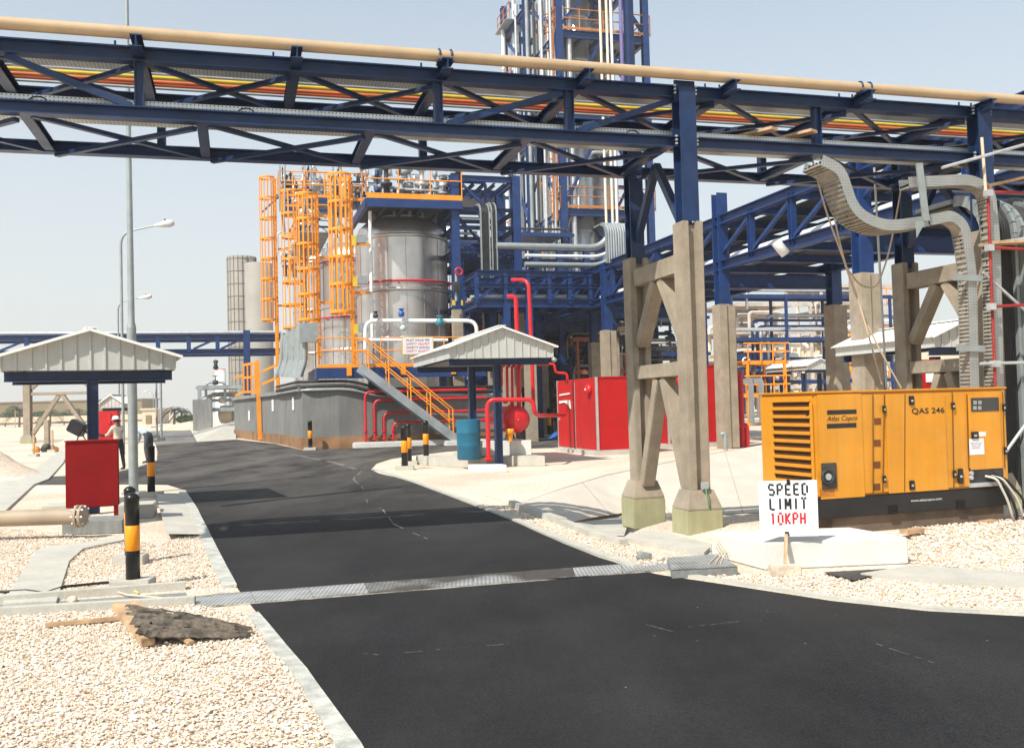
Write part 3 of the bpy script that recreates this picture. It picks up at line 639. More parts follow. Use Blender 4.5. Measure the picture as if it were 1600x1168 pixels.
# gravel shoulder the generator stands on
bk = MB(); K = 26; R_ = []
for i in range(K + 1):
    x = -1.2 + 5.6 * i / K; e = min(1, max(0, (x + 1.2) / .9)) * (1 - .25 * rnd.random())
    R_.append([gw(x, y, 0).xy.to_3d() + Z * (h * e if h < .1 else h * min(1, max(.0, (x + 1.2) / .9)) - .006) for y, h in ((-1.25, -.03), (-.95, .015), (-.55, .075), (-.15, .125), (.3, .128), (1.6, .128), (2.2, .06), (2.7, -.03))])
bk.add([p for r in R_ for p in r], [(i * 8 + j, i * 8 + j + 1, i * 8 + j + 9, i * 8 + j + 8) for i in range(K) for j in range(7)], True)
struct(bk.build('gravel_shoulder', gravel))
def shoulder_z(x, y):
    q = Matrix.Rotation(-GA, 3, 'Z') @ (Vector((x, y, 0)) - GF.xy.to_3d()) / GK; yy = q.y
    t = [(-1.25, 0), (-.95, .015), (-.55, .075), (-.15, .122), (9, .122)]
    if yy < t[0][0]: return 0
    for (a, b), (c, d) in zip(t[:-1], t[1:]):
        if a <= yy <= c: return b + (d - b) * (yy - a) / (c - a)
    return 0
o_ = stones('gravel_stones', shoulder_stones, 800, .011, .022, 4)
for v in o_.data.vertices: v.co.z += shoulder_z(v.co.x, v.co.y)
# ================================================================== SIGN, BLOCK, DRAIN COVERS
wb = [G(1195, 891), G(1421, 881), G(1421, 881) + V * .95 + U * -.05, G(1112, 869)]
tag(MB().prism(wb, Z * .285).build('concrete_block', conc_w, base=wb[0], bevel=.015), 'large white concrete block in front of the generator behind the speed limit sign', 'concrete block')
sb = A(1229, 892, 9.72); sb.z = 0
SD = 10.1
sign = thing('speed_sign', 'white stencilled speed limit sign on a wooden stake', 'road sign', sb, math.radians(-3))
def srot(px, py): return A(px, py, SD)
sc0 = srot(1232, 794) - sb
RS = Matrix.Rotation(math.radians(3), 3, 'Z'); sc0 = RS @ sc0
sgm = M('sign_white_enamel', (.74, .76, .78), .5, var=.07, scale=5, dust=.25, dcol=(.5, .52, .56))
MB().box(sc0, (.606, .008, .584)).build('board', sgm, sign, bevel=.002)
STEN = {'S': [(.95, .92, .1, 1), (.06, .9, .06, .58), (.12, .5, .88, .5), (.94, .42, .94, .1), (.9, 0, .05, .06)], 'P': [(.1, 0, .1, 1), (.24, 1, .8, 1), (.9, .92, .9, .55), (.8, .47, .24, .47)],
    'E': [(.1, 0, .1, 1), (.24, 1, .95, 1), (.24, .5, .8, .5), (.24, 0, .95, 0)], 'D': [(.1, 0, .1, 1), (.24, 1, .7, .98), (.92, .84, .92, .16), (.7, .02, .24, 0)], 'L': [(.15, 0, .15, 1), (.3, 0, .95, 0)],
    'I': [(.5, 0, .5, 1)], 'M': [(.04, 0, .04, 1), (.12, .98, .46, .3), (.54, .3, .88, .98), (.96, 0, .96, 1)], 'T': [(.5, 0, .5, .88), (0, 1, .42, 1), (.58, 1, 1, 1)],
    '1': [(.5, 0, .5, 1), (.3, .85, .42, .97)], '0': [(.1, .14, .1, .86), (.2, 1, .8, 1), (.9, .86, .9, .14), (.8, 0, .2, 0)], 'K': [(.1, 0, .1, 1), (.26, .5, .92, 1), (.34, .44, .95, 0)], 'H': [(.1, 0, .1, 1), (.9, 0, .9, 1), (.24, .5, .76, .5)]}
for s, y, wz, mat in (('SPEED', 764, .43, ink), ('LIMIT', 786.5, .41, ink), ('10KPH', 809.5, .385, ink_red)):
    c = RS @ (srot(1231, y) - sb); m = MB(); n_l = len(s); cw_ = wz / (n_l * 1.0); lw = cw_ * .68; hh = .112
    for k, chh in enumerate(s):
        x0 = c.x - wz / 2 + cw_ * k + (cw_ - lw) / 2
        for x_a, z_a, x_b, z_b in STEN[chh]: m.beam((x0 + x_a * lw, sc0.y - .0062, c.z + (z_a - .5) * hh), (x0 + x_b * lw, sc0.y - .0062, c.z + (z_b - .5) * hh), .0025, .0195, (1, 0, 0) if abs(x_a - x_b) < abs(z_a - z_b) else Z)
    m.build('lettering', mat, sign)
MB().beam((RS @ (srot(1228, 835) - sb)) + Vector((0, .0, 0)), (RS @ (A(1227, 888, 9.78) - sb)), .05, .03, (1, 0, 0)).build('stake', wood, sign)
MB().box((RS @ (srot(1231, 752) - sb)) + Vector((0, -.012, 0)), (.03, .02, .045)).build('clip', black, sign)
MB().box((RS @ (srot(1229, 833) - sb)) + Vector((0, -.012, 0)), (.04, .02, .04)).build('clip', black, sign)
p = G(1227, 899); tag(MB().box(p + Z * .055, (.31, .12, .11), .08).build('paver_stone', stone, base=p, bevel=.012), 'pinkish stone block at the foot of the speed limit sign', 'stone block')
def rock(px, py, s, lab, mat=stone, seed=1):
    r = random.Random(seed); p = G(px, py); bm = bmesh.new(); bmesh.ops.create_icosphere(bm, subdivisions=2, radius=1)
    for v in bm.verts: v.co *= r.uniform(.82, 1.15); v.co = Vector((v.co.x * s * 1.2, v.co.y * s * .9, max(-.5 * s, v.co.z * s * .8) + s * .5))
    me = bpy.data.meshes.new('rock'); bm.to_mesh(me); bm.free(); me.materials.append(mat); o = bpy.data.objects.new('rock', me); COL.objects.link(o); o.location = p; tag(o, lab, 'rock')
rock(1006, 874, .075, 'grey rock lying at the right end of the road drain', conc_g, 3); rock(1032, 876, .05, 'small pale rock beside the grey rock at the drain end', stone, 4)
rock(1462, 878, .07, 'brown rock on the gravel right of the white concrete block', stone, 5); rock(113, 940, .045, 'small stone on the gravel left of the near bollard', stone, 6)
# chequer plate drain covers across the road
def chequer(nm, lo):
    m = M(nm, (.40, .41, .40), .5, .3, var=.2, scale=3); n = m.node_tree.nodes; l = m.node_tree.links; b = n['Principled BSDF']
    tc = n.new('ShaderNodeTexCoord'); mp = n.new('ShaderNodeMapping'); mp.inputs['Rotation'].default_value = (0, 0, .75); l.new(tc.outputs['Object'], mp.inputs[0])
    ck = n.new('ShaderNodeTexChecker'); ck.inputs['Scale'].default_value = 34; l.new(mp.outputs[0], ck.inputs['Vector'])
    bp = n.new('ShaderNodeBump'); bp.inputs['Strength'].default_value = .8; bp.inputs['Distance'].default_value = .01; l.new(ck.outputs['Fac'], bp.inputs['Height']); l.new(bp.outputs[0], b.inputs['Normal'])
    no = n.new('ShaderNodeTexNoise'); no.inputs['Scale'].default_value = .9; no.inputs['Detail'].default_value = 9; ge = n.new('ShaderNodeNewGeometry'); l.new(ge.outputs['Position'], no.inputs['Vector'])
    rp = n.new('ShaderNodeValToRGB'); rp.color_ramp.elements[0].position = lo; rp.color_ramp.elements[1].position = lo + .16; l.new(no.outputs['Fac'], rp.inputs[0])
    ck.inputs['Color1'].default_value = (1.15, 1.15, 1.15, 1); ck.inputs['Color2'].default_value = (.55, .55, .54, 1); y0 = n.new('ShaderNodeMix'); y0.data_type = 'RGBA'; y0.blend_type = 'MULTIPLY'; y0.inputs[0].default_value = 1; l.new(b.inputs['Base Color'].links[0].from_socket, y0.inputs[6]); l.new(ck.outputs['Color'], y0.inputs[7]); old = y0.outputs[2]; x = n.new('ShaderNodeMix'); x.data_type = 'RGBA'; l.new(rp.outputs[0], x.inputs[0]); l.new(old, x.inputs[6]); x.inputs[7].default_value = (.06, .054, .045, 1); l.new(x.outputs[2], b.inputs['Base Color'])
    y = n.new('ShaderNodeMath'); y.operation = 'MULTIPLY_ADD'; y.inputs[1].default_value = -.3; y.inputs[2].default_value = .3; l.new(rp.outputs[0], y.inputs[0]); l.new(y.outputs[0], b.inputs['Metallic']); return m
chq = chequer('chequer_plate', .52); chq2 = chequer('tarred_chequer_plate', .36)
a0, a1, b0, b1 = G(298, 932), G(1045, 877), G(308, 949), G(1045, 890)
N = 9; cov = None
for i in range(N):
    t0, t1 = i / N + .0005, (i + 1) / N - .0005
    q = [a0.lerp(a1, t0), a0.lerp(a1, t1), b0.lerp(b1, t1), b0.lerp(b1, t0)]
    tag(MB().prism([p + Z * .004 for p in q], Z * .008).build('drain_cover', chq2 if 2 < i < 7 else chq, base=q[0]), ['shiny chequer plate drain cover at the left end of the road drain', 'silver chequer plate, second from the left end of the road drain', 'dusty chequer plate, third from the left end of the road drain', 'dirty chequer plate, fourth from the left end of the road drain', 'middle chequer plate of the drain crossing the road', 'tar-stained chequer plate, fourth from the right end of the road drain', 'tar-stained chequer plate, third from the right end of the road drain', 'speckled chequer plate, second from the right end of the road drain', 'chequer plate touching the raised grey slab at the right end of the drain'][i], 'drain cover', 'chequer plates covering the road drain')
for d in (0, 1):
    q0, q1 = (a0, a1) if d == 0 else (b0, b1); dd = V * (.05 if d == 0 else -.05)
    struct(MB().prism([q0, q1, q1 + dd, q0 + dd], Z * .006).build('drain_edge', M('dusty_drain_edge', (.3, .26, .2), .95, var=.6, scale=6)))
p0 = [G(1050, 904), G(1153, 898), G(1120, 878), G(1043, 884)]
tag(MB().prism(p0, Z * .085).build('drain_box_slab', conc_g, base=p0[0], bevel=.006), 'low grey slab with chequer top at the right end of the road drain', 'slab')
MB().prism([p + Z * .087 for p in p0], Z * .006).build('chequer_top', chq, bpy.data.objects['drain_box_slab'])
for i, (xa, xb) in enumerate(((1108, 1150), (1118, 1158), (1126, 1146))):
    o = MB().tube([A(1112 + i * 4, 838, 10.9), A((1112 + xa) / 2 + 15, 862, 10.75), G(xa, 880, .1)], .007, 5).build('cord', rope_m, base=p0[2]); tag(o, ['pale cord draped over the left corner of the white block', 'middle of the pale cords draped over the white block corner', 'shortest pale cord at the corner of the white block'][i], 'cord')

# ================================================================== BOLLARDS
capm = M('bollard_black', (.010, .010, .011), .3, var=.2, dust=.1, dcol=(.05, .05, .05)); bandm = M('bollard_orange_band', (.88, .30, .006), .4, var=.06)
bol = thing('bollard', '', 'bollard', (0, 0, 0), 0., 'black and orange striped bollards')
r_ = .085
MB().lathe([(0, 0), (r_, 0), (r_, .37)], (0, 0, .0), 20).build('lower_black_section', capm, bol)
MB().lathe([(r_, .37), (r_ + .001, .371), (r_ + .001, .68), (r_, .681)], (0, 0, 0), 20).build('orange_band', bandm, bol)
MB().lathe([(r_, .68), (r_, 1.0), (r_ + .006, 1.0), (r_ + .006, 1.03), (r_ * .8, 1.06), (r_ * .4, 1.08), (0, 1.085)], (0, 0, 0), 20).build('top_section', capm, bol)
MB().box((0, 0, -.06), (.48, .3, .16), 0).build('plinth', conc_l, bol, bevel=.01)
def bollard(first, px, pb, pt, lab, rz=.05):
    p = G(px, pb, .1); Yd = p.y; h = A(px, pt, Yd).z - p.z; s = h / 1.085
    p.z = .1
    if first: o = bol; o.location = p; o['label'] = lab; o.rotation_euler = (0, 0, rz); o.scale = (s, s, s)
    else: o = copy_thing(bol, p, lab, rz, (s, s, s))
bollard(1, 208, 906, 769, 'nearest striped bollard beside the open drain on the left gravel')
bollard(0, 204, 868, 759, 'striped bollard mostly hidden directly behind the nearest one', .05)
bollard(0, 236.5, 769, 694, 'striped bollard at the left road edge beside the lamp pole')
bollard(0, 485, 699.5, 656.5, 'striped bollard at the corner of the grey tank foundation')
bollard(0, 632.5, 728.5, 664, 'front striped bollard at the tip of the gravel island')
bollard(0, 639, 721, 661, 'striped bollard half hidden behind the front one on the gravel island')
bollard(0, 666, 713.5, 656, 'striped bollard at the foot of the orange stair rail')
bollard(0, 858.5, 679, 637, 'striped bollard behind the red air vessel beyond the shelter')
# ================================================================== LEFT: cabinet, flanged pipe, debris
cb = A(145, 810, 15.6); cb.z = 0
cab = thing('red_cabinet', 'red steel cabinet on short legs under the left shelter', 'cabinet', cb, math.radians(21))
cw = 76 / FPX * 15.6; zc0, zc1 = H(145, 15.6, 792), H(145, 15.6, 689)
MB().box((0, .2, (zc0 + zc1) / 2), (cw, .42, zc1 - zc0)).build('cabinet_body', red_d, cab, bevel=.012)
MB().box((0, .2, zc1 + .008), (cw + .03, .46, .02)).build('lid', red_d, cab)
for s in (-1, 1):
    for y in (.03, .36): MB().box((s * (cw / 2 - .05), y, (zc0 + .12) / 2), (.06, .05, zc0 - .12 + .02)).build('leg', red_d, cab)
for px0, px1, py0, py1, Yd, hh, lab in ((97, 192, 836, 815, 14.6, .2, 'grey concrete plinth under the front of the red cabinet'), (182, 240, 812, 780, 16.6, .24, 'pale concrete block between the red cabinet and the lamp pole'), (65, 125, 804, 778, 17.6, .14, 'low pale slab showing left of the red cabinet')):
    a = G(px0, py0); b = G(px1, py0 - 3); tag(MB().prism([a, b, b + V * .8, a + V * .8], Z * hh).build('concrete_plinth', conc_l if px0 != 97 else conc_g, base=a, bevel=.012), lab, 'plinth')
fp = thing('flanged_pipe', 'beige flanged pipe lying on the gravel in front of the red cabinet', 'pipe', G(60, 830))
ya = 14.2; ca, cb2 = A(-80, 812, ya), A(122, 806, ya)
MB().tube([ca, cb2], .118, 18).build('pipe_run', beige_d, fp)
ax_ = (cb2 - ca).normalized()
for d in (0, .065): MB().disc(cb2 + ax_ * d, .165, ax_, 24, .04).build('flange', beige_d, fp)
m = MB()
for k in range(8):
    a = k * math.pi / 4; q = ax_.to_track_quat('Z', 'Y').to_matrix() @ Vector((.137 * math.cos(a), .137 * math.sin(a), 0)); MB().tube([cb2 + q - ax_ * .05, cb2 + q + ax_ * .12], .02, 6).build('flange_bolt', galv, fp)
# debris: charred bark sheet on timbers
db = G(285, 985)
sheet = MB(); r2 = random.Random(5)
for k in range(9):    # split layers of the board, fanning out from the right-hand tip
    t = k / 8; a = G(196 + 30 * t + r2.uniform(-6, 6), 948 + 40 * t, .17 - .05 * t); b = G(388 + r2.uniform(-14, 12), 983 + 9 * t, .012 + .01 * (k % 3)); mid = G(300, 957 + 36 * t, .12 - .06 * t + r2.uniform(-.01, .02)); n = 16; L = []
    for i in range(n + 1):
        s_ = i / n; p = a * (1 - s_) ** 2 + mid * 2 * s_ * (1 - s_) + b * s_ * s_; w_ = .05 * (1 - s_) + .017 + r2.uniform(-.018, .018)
        L += [p + Vector((0, w_, r2.uniform(-.006, .012))), p + Vector((0, 0, .012 + r2.uniform(0, .012))), p - Vector((0, w_, r2.uniform(0, .02)))]
    sheet.add(L, [(3 * i + c, 3 * i + c + 1, 3 * i + c + 4, 3 * i + c + 3) for i in range(n) for c in (0, 1) if not (r2.random() < .06)])
o = sheet.build('bark_sheet', bark, base=db); o.modifiers.new('thickness', 'SOLIDIFY').thickness = .012
tag(o, 'charred splintered sheet of board lying over scrap timbers', 'debris')
for pts, ww, lab in ((((184, 945, .17), (232, 1003, .05)), .10, 'stout timber propping up the charred board beside the drain'), (((262, 985, .05), (300, 1004, .03)), .05, 'short split timber sticking out under the charred board'), (((72, 976, .03), (190, 965, .04)), .06, 'thin broken batten lying on the gravel left of the debris'), (((205, 940, .1), (245, 960, .1)), .05, 'short lath poking up behind the charred board')):
    a, b = G(pts[0][0], pts[0][1], pts[0][2]), G(pts[1][0], pts[1][1], pts[1][2]); tag(MB().beam(a, b, ww, ww * .6).build('scrap_timber', wood, base=a, bevel=.006), lab, 'timber')
for i, pts in enumerate((((-10, 925), (40, 922), (70, 926), (100, 916), (170, 909)), ((170, 920), (200, 929), (260, 934), (330, 928)), ((195, 908), (205, 918), (216, 926)))):
    tag(MB().tube([G(x, y, .03) for x, y in pts], .010 if i else .016, 6).build('hose' if i == 0 else 'string', [rub, rope_m, M('yellow_cord', (.7, .6, .2), .7)][i], base=G(*pts[0])), ['thin grey hose snaking over the gravel beside the concrete walkway', 'pale string lying on the gravel in front of the near bollard', 'yellowish cord end hanging over the near bollard plinth'][i], 'cord')
# ================================================================== SHELTERS
def shelter(label, loc, rz, wd, dp, ze, zg, zr, cols, ov=.12, group='white gabled shelters'):
    """x across the gable, y depth; ze gable bottom, zg eave top, zr ridge"""
    t = thing('shelter', label, 'shelter', loc, rz, group); hw = wd / 2
    for y, nm in ((0, 'gable'), (dp, 'gable')):
        m = MB().prism([(-hw, y, ze), (hw, y, ze), (hw, y, zg), (0, y, zr), (-hw, y, zg)], (0, .03, 0))
        k = int(wd / .23)
        for i in range(k + 1):
            x = -hw + .012 + (wd - .024) * i / k; zz = zg + (zr - zg) * (1 - abs(x) / hw) - .01
            m.box((x, y - .012 if y == 0 else y + .042, (ze + zz) / 2), (.035, .024, zz - ze - .004))
        m.build(nm, gable, t)
    for s in (-1, 1):
        sl = (zr - zg) / hw; x1 = hw + ov
        n_ = 26; vs = []
        for i in range(n_ * 2 + 1):
            y = -ov + (dp + 2 * ov) * i / (n_ * 2); dz = .018 if i % 2 else 0
            vs += [(0, y, zr + .02 + dz), (s * x1, y, zr + .02 - sl * x1 + dz)]
        MB().add(vs, [(2 * i, 2 * i + 1, 2 * i + 3, 2 * i + 2) for i in range(n_ * 2)]).build('roof_sheet', roofw, t).modifiers.new('thickness', 'SOLIDIFY').thickness = .03
        MB().beam((s * (hw - .01), 0.035, (ze + zg) / 2), (s * (hw - .01), dp - .005, (ze + zg) / 2), .03, zg - ze).build('eave_fascia', gable, t)
    MB().beam((0, -ov - .01, zr + .045), (0, dp + ov + .01, zr + .045), .22, .02).build('ridge_cap', roofw, t)
    for s in (-1, 1): MB().beam((0, -ov - .012, zr + .01), (s * (hw + ov), -ov - .012, zr + .01 - (zr - zg) / hw * (hw + ov)), .02, .05).build('verge_trim', roofw, t)
    for y in (.25, dp - .25): MB().ibeam((-hw + .05, y, ze - .10), (hw - .05, y, ze - .10), .14, .18, .015).build('rafter_beam', blue, t)
    for x in (-hw + .3, hw - .3): MB().ibeam((x, .3, ze + .06), (x, dp - .3, ze + .06), .1, .12, .015).build('purlin', blue, t)
    for x, y in cols: MB().ibeam((x, y, 0), (x, y, ze - .19), .2, .2, .016, (1, 0, 0)).build('column', blue, t)
    return t
sY = 17.6; s0 = A(143, 700, sY); s0.z = 0
shelter('white gabled shelter over the red cabinet on the left', s0, math.radians(23.5), 252 / FPX * sY, 2.4, H(143, sY, 578), H(143, sY, 556), H(143, sY, 516), [(.03, .12)])
sY = 27.5; s0 = A(788, 700, sY); s0.z = 0
shelter('white gabled shelter over the red air vessel and blue drum', s0, TH, 3.1, 5.6, H(788, sY, 559), H(788, sY, 541), H(788, sY, 511), [(-.62, 1.2), (-.03, .5)])
sY = 24; s0 = A(1506, 600, sY); s0.z = 0
shelter('white gabled shelter seen behind the brown trestle at the right', s0, TH, 1.7, 4.0, H(1497, sY, 542), H(1497, sY, 524), H(1497, sY, 502), [(0, 1), (0, 3.2)])
sY = 62; s0 = A(1282, 600, sY); s0.z = 0
shelter('small white shelter far behind between the concrete columns', s0, TH, 1.9, 5., H(1282, sY, 577), H(1282, sY, 570), H(1282, sY, 560), [(-.6, 1), (.6, 1)])
sY = 62; s0 = A(174, 650, sY); s0.z = 0
shelter('small far white shelter above the red cabinet behind the workers', s0, 0, 1.45, 2., H(174, sY, 637), H(174, sY, 629), H(174, sY, 617), [(0, .6)])
c0 = A(172, 690, sY - .3); c0.z = 0
t = thing('red_cabinet', 'small red cabinet under the far shelter behind the standing worker', 'cabinet', c0, 0); MB().box((0, 0, 1.15), (1.2, .5, 1.9)).build('cabinet_body', red, t, bevel=.02)
for x in (-.5, .5): MB().box((x, 0, .1), (.1, .4, .2)).build('leg', red, t)
MB().beam((.1, -.3, 1.3), (.1, -.3, 1.95), .14, .08).build('pipe_riser', redp, t)
# ================================================================== LIGHT POLES
def lamp_pole(label, px, py, Yd, r0, pts):
    t = thing('street_lamp', label, 'street lamp', Vector((A(px, py, Yd).x, Yd, 0)), None, 'lamp poles along the road'); return t
def full_pole():
    Yd = 22.; b = A(209, 772, Yd); b.z = 0
    t = thing('lamp_pole', 'tall grey stepped lamp pole beside the left shelter, running out of the picture', 'lamp pole', b)
    MB().tube([b, Vector((b.x, b.y, H(205, Yd, 512)))], .105, 18).build('lower_tube', galvp, t)
    z1 = H(205, Yd, 512); MB().lathe([(.105, z1), (.075, z1 + .15), (.072, z1 + 1.2), (.046, 10.2), (.04, 12.6)], (b.x, b.y, 0), 18).build('upper_tube', galvp, t)
    MB().box(b + Z * .02, (.4, .4, .06)).build('base_plate', galvp, t)
    MB().tube([Vector((b.x, b.y, 11.9)), Vector((b.x, b.y, 12.0))], .06, 10).build('collar', galvp, t)
    MB().tube(bendpts([Vector((b.x, b.y, 12.5)), Vector((b.x, b.y, 13.4)), Vector((b.x + 1.8, b.y, 13.6))], .5), .03, 8).build('arm', galvp, t)
full_pole()
def street_lamp(label, px, pyb, Yd, pxl, pyl, pyt):
    b = A(px, pyb, Yd); x, y = b.x, Yd; zl = H(pxl, Yd, pyl); xl = A(pxl, pyl, Yd).x; b = Vector((x, y, 0))
    t = thing('street_lamp', label, 'street lamp', b, None, 'curved street lamps')
    MB().tube(bendpts([b, Vector((x, y, zl - .35)), Vector((xl - .5, y, zl - .05))], .6, 8), .065, 10, r1=.035).build('curved_pole', galvp, t)
    m = MB(); L = .95; prof = [(0, 0), (.05, .02), (.09, .25), (.15, .5), (.17, .75), (.12, .93), (0, .96)]
    q = Vector((1, 0, .12)).to_track_quat('Z', 'Y').to_matrix()
    q = q @ Matrix.Diagonal((1, .6, 1)) if False else q
    h = MB().lathe(prof, Vector((xl - .62, y, zl - .06)), 14, R=q).build('lamp_head', M('lamp_housing_grey', (.62, .62, .6), .5), t)
    MB().lathe([(0, -.13), (.09, -.1), (.12, 0)], Vector((xl + .08, y, zl - .03)), 12).build('lens', M('lamp_lens', (.65, .6, .52), .2), h)
    MB().lathe([(0, .1), (.04, .1), (.04, 0)], Vector((xl - .1, y, zl + .14)), 8).build('photocell', dark, h)
street_lamp('nearer curved street lamp with white head right behind the tall lamp pole', 193, 690, 44, 261, 350, 366)
street_lamp('second curved street lamp behind the tall pole, lower in view', 187, 680, 68, 230, 464, 478)
street_lamp('tiny street lamp far down the road right of the workers', 240, 664, 190, 229, 611, 600)
street_lamp('farthest street lamp by the desert buildings', 251, 663, 240, 236, 614, 610)
for px, pt, Yd, lab in ((245, 590, 75, 'thin grey post left of the two behind the leftmost shelter eave'), (252, 594, 66, 'thin grey post right of the two behind the leftmost shelter eave')):
    b = A(px, 665, Yd); b.z = 0; t = thing('thin_post', lab, 'post', b); MB().tube([b, Vector((b.x, b.y, H(px, Yd, pt)))], .09, 8).build('shaft', greysteel, t); MB().box(b + Z * .1, (.4, .4, .2)).build('foot', conc_l, t)
# ================================================================== FAR LEFT: blue rack, trestle, silos, wall, palms
rY = 70.; vr = A(140, 600, rY).dot(V)
fr = thing('pipe_rack', 'distant navy pipe rack crossing behind the left shelter', 'pipe rack', W(A(140, 600, rY).dot(U), vr, 6))
def fz(py, px=140): return PV(px, py, vr).z
za, zb2 = fz(527), fz(551)
u0, u1 = PV(-120, 530, vr).dot(U), PV(440, 530, vr).dot(U)
for dv in (0, 3.2):
    MB().ibeam(W(u0, vr + dv, za), W(u1, vr + dv, za), .35, .38, .04).build('chord', blue2, fr)
    MB().ibeam(W(u0, vr + dv, zb2), W(u1, vr + dv, zb2), .35, .4, .04).build('chord', blue2, fr)
for px in (-60, 42, 140, 247, 295, 340):
    u = PV(px, 540, vr).dot(U); MB().beam(W(u, vr, zb2), W(u, vr, za), .3, .3).build('post', blue2, fr)
for a, b in ((0, 40), (60, 140), (240, 200), (302, 336), (345, 378)):
    MB().beam(W(PV(a, 540, vr).dot(U), vr, zb2 + .2), W(PV(b, 540, vr).dot(U), vr, za - .2), .16, .16).build('brace', blue2, fr)
uc2 = PV(386, 560, vr).dot(U)
MB().ibeam(W(uc2, vr, 0), W(uc2, vr, fz(516, 386)), .5, .5, .05, V).build('column', blue2, fr)
for i, (dz, mt, lab) in enumerate(((.35, silver, 'silver pipe on top of the distant left pipe rack, front one'), (.42, palesteel, 'pale pipe on top of the distant left pipe rack, rear one'))):
    tag(MB().tube([W(u0, vr + .6 + i, za + dz), W(u1, vr + .6 + i, za + dz)], .14, 8).build('pipe', mt, base=W(u0, vr, za)), lab, 'pipe')
p = A(337, 569, rY - .3); tag(MB().lathe([(0, .35), (.2, .25), (.12, .0), (.22, -.3), (0, -.4)], p, 10).build('pendant_lamp', dark, base=p), 'small dark lamp hanging under the distant left pipe rack', 'lamp')
k = 3.2
bt = G(46, 692); bt = A(44, 690, 68.); bt.z = 0
ft = concrete_trestle('pale far trestle with V braces behind the left shelter', bt, .1, 4.5, 6.2, 6.2, 1.6)
def silo(label, px0, px1, pt, Yd, mat, bands):
    c = A((px0 + px1) / 2, 600, Yd); c.z = 0; r = (px1 - px0) / 2 / FPX * Yd; zt_ = H((px0 + px1) / 2, Yd, pt)
    t = thing('silo', label, 'silo', c, None, 'tall silos behind the tank foundation')
    MB().lathe([(r, 0), (r, zt_), (r * .96, zt_), (0, zt_ + .1)], c, 32).build('shell', mat, t)
    if bands:
        for i in range(14): MB().ring(Vector((c.x, c.y, .5 + (zt_ - .8) * i / 13)), r + .03, .03, 24, tn=4).build('hoop', bands, t)
        for i in range(20):
            a = i * math.pi / 10; d = Vector((math.cos(a), math.sin(a), 0)) * (r + .03); MB().beam(c + d + Z * .3, c + d + Z * zt_, .05, .05).build('stave', bands, t)
    return t
silo('tall grey silo wrapped in a grid of dark scaffold hoops', 359, 403, 402, 112, M('silo_grey', (.24, .22, .19), .7, var=.15, scale=.3), M('rusty_band', (.2, .16, .12), .8))
silo('plain pale silo just right of the hooped one', 386, 428, 412, 106, M('silo_pale', (.27, .25, .215), .7, var=.1, scale=.3), None)
# wall, building, trees
def far_box(name, label, cat, px0, px1, pyt, Yd, dp, mat, z0=0.):
    a = A(px0, 640, Yd); b = A(px1, 640, Yd); zt_ = H((px0 + px1) / 2, Yd, pyt); t = thing(name, label, cat, Vector(((a.x + b.x) / 2, Yd, 0)))
    MB().box(Vector(((a.x + b.x) / 2, Yd + dp / 2, (z0 + zt_) / 2)), (b.x - a.x, dp, zt_ - z0)).build('wall', mat, t)
    MB().box(Vector(((a.x + b.x) / 2, Yd + dp / 2, zt_ + .15)), (b.x - a.x + .6, dp + .6, .3)).build('roof', mat, t); return t
t = far_box('long_building', 'long low olive building on the desert horizon at far left', 'building', -90, 222, 628, 260, 12, olive)
for i in range(14):
    x = A(-70 + i * 21, 640, 259.9).x; MB().box((x, 259.95, 2.6), (1.6, .2, 1.2)).build('window', M('dim_window', (.08, .08, .07), .3), t)
tag(struct(MB().box(A(55, 655, 200.) , (48, .4, 1.1)).build('perimeter_wall', tan, base=A(55, 655, 200.)), 'x'), 'long sandy perimeter wall in front of the olive building', 'wall'); del bpy.data.objects['perimeter_wall']['kind']
t = far_box('plain_building', 'small sandy block building right of the far red shelter', 'building', 222, 246, 640, 180, 6, tan); MB().box(A(232, 655, 179.9), (1, .2, 1.6)).build('door', olive, t)
leafm = M('dusty_green_leaf', (.045, .07, .02), .7, var=.5, scale=2, spec=.2); trunkm = M('palm_trunk', (.16, .11, .07), .9, var=.3)
def leafy(label, px, py, Yd, wpx, hpx, seed):
    r = random.Random(seed); b = A(px, py, Yd); b.z = 0; R = wpx / 2 / FPX * Yd; Ht = hpx / FPX * Yd
    t = thing('bushy_tree', label, 'tree', b, None, 'dusty trees before the olive building')
    m = MB()
    for _ in range(700):
        while True:
            q = Vector((r.uniform(-1, 1), r.uniform(-1, 1), r.uniform(-1, 1)))
            if q.length < 1 and r.random() < .35 + .65 * abs(math.sin(q.x * 4 + seed) * math.cos(q.z * 3)): break
        p = b + Vector((q.x * R, q.y * R, Ht * .6 + q.z * Ht * .42)); s = r.uniform(.12, .3); e = Euler((r.uniform(0, 3), r.uniform(0, 3), r.uniform(0, 3))).to_matrix()
        m.add([p + e @ Vector((-s, 0, 0)), p + e @ Vector((0, s * .5, 0)), p + e @ Vector((s, 0, 0)), p + e @ Vector((0, -s * .5, 0))], [(0, 1, 2, 3)])
    m.build('crown', leafm, t)
    m = MB().tube([b, b + Vector((.1, 0, Ht * .4)), b + Vector((.2, 0, Ht * .7))], .16, 7, r1=.06)
    for k in range(4): m.tube([b + Z * Ht * .35, b + Vector((math.cos(k * 1.6) * R * .6, math.sin(k * 1.6) * R * .6, Ht * .75))], .07, 5, r1=.02)
    m.build('trunk', trunkm, t)
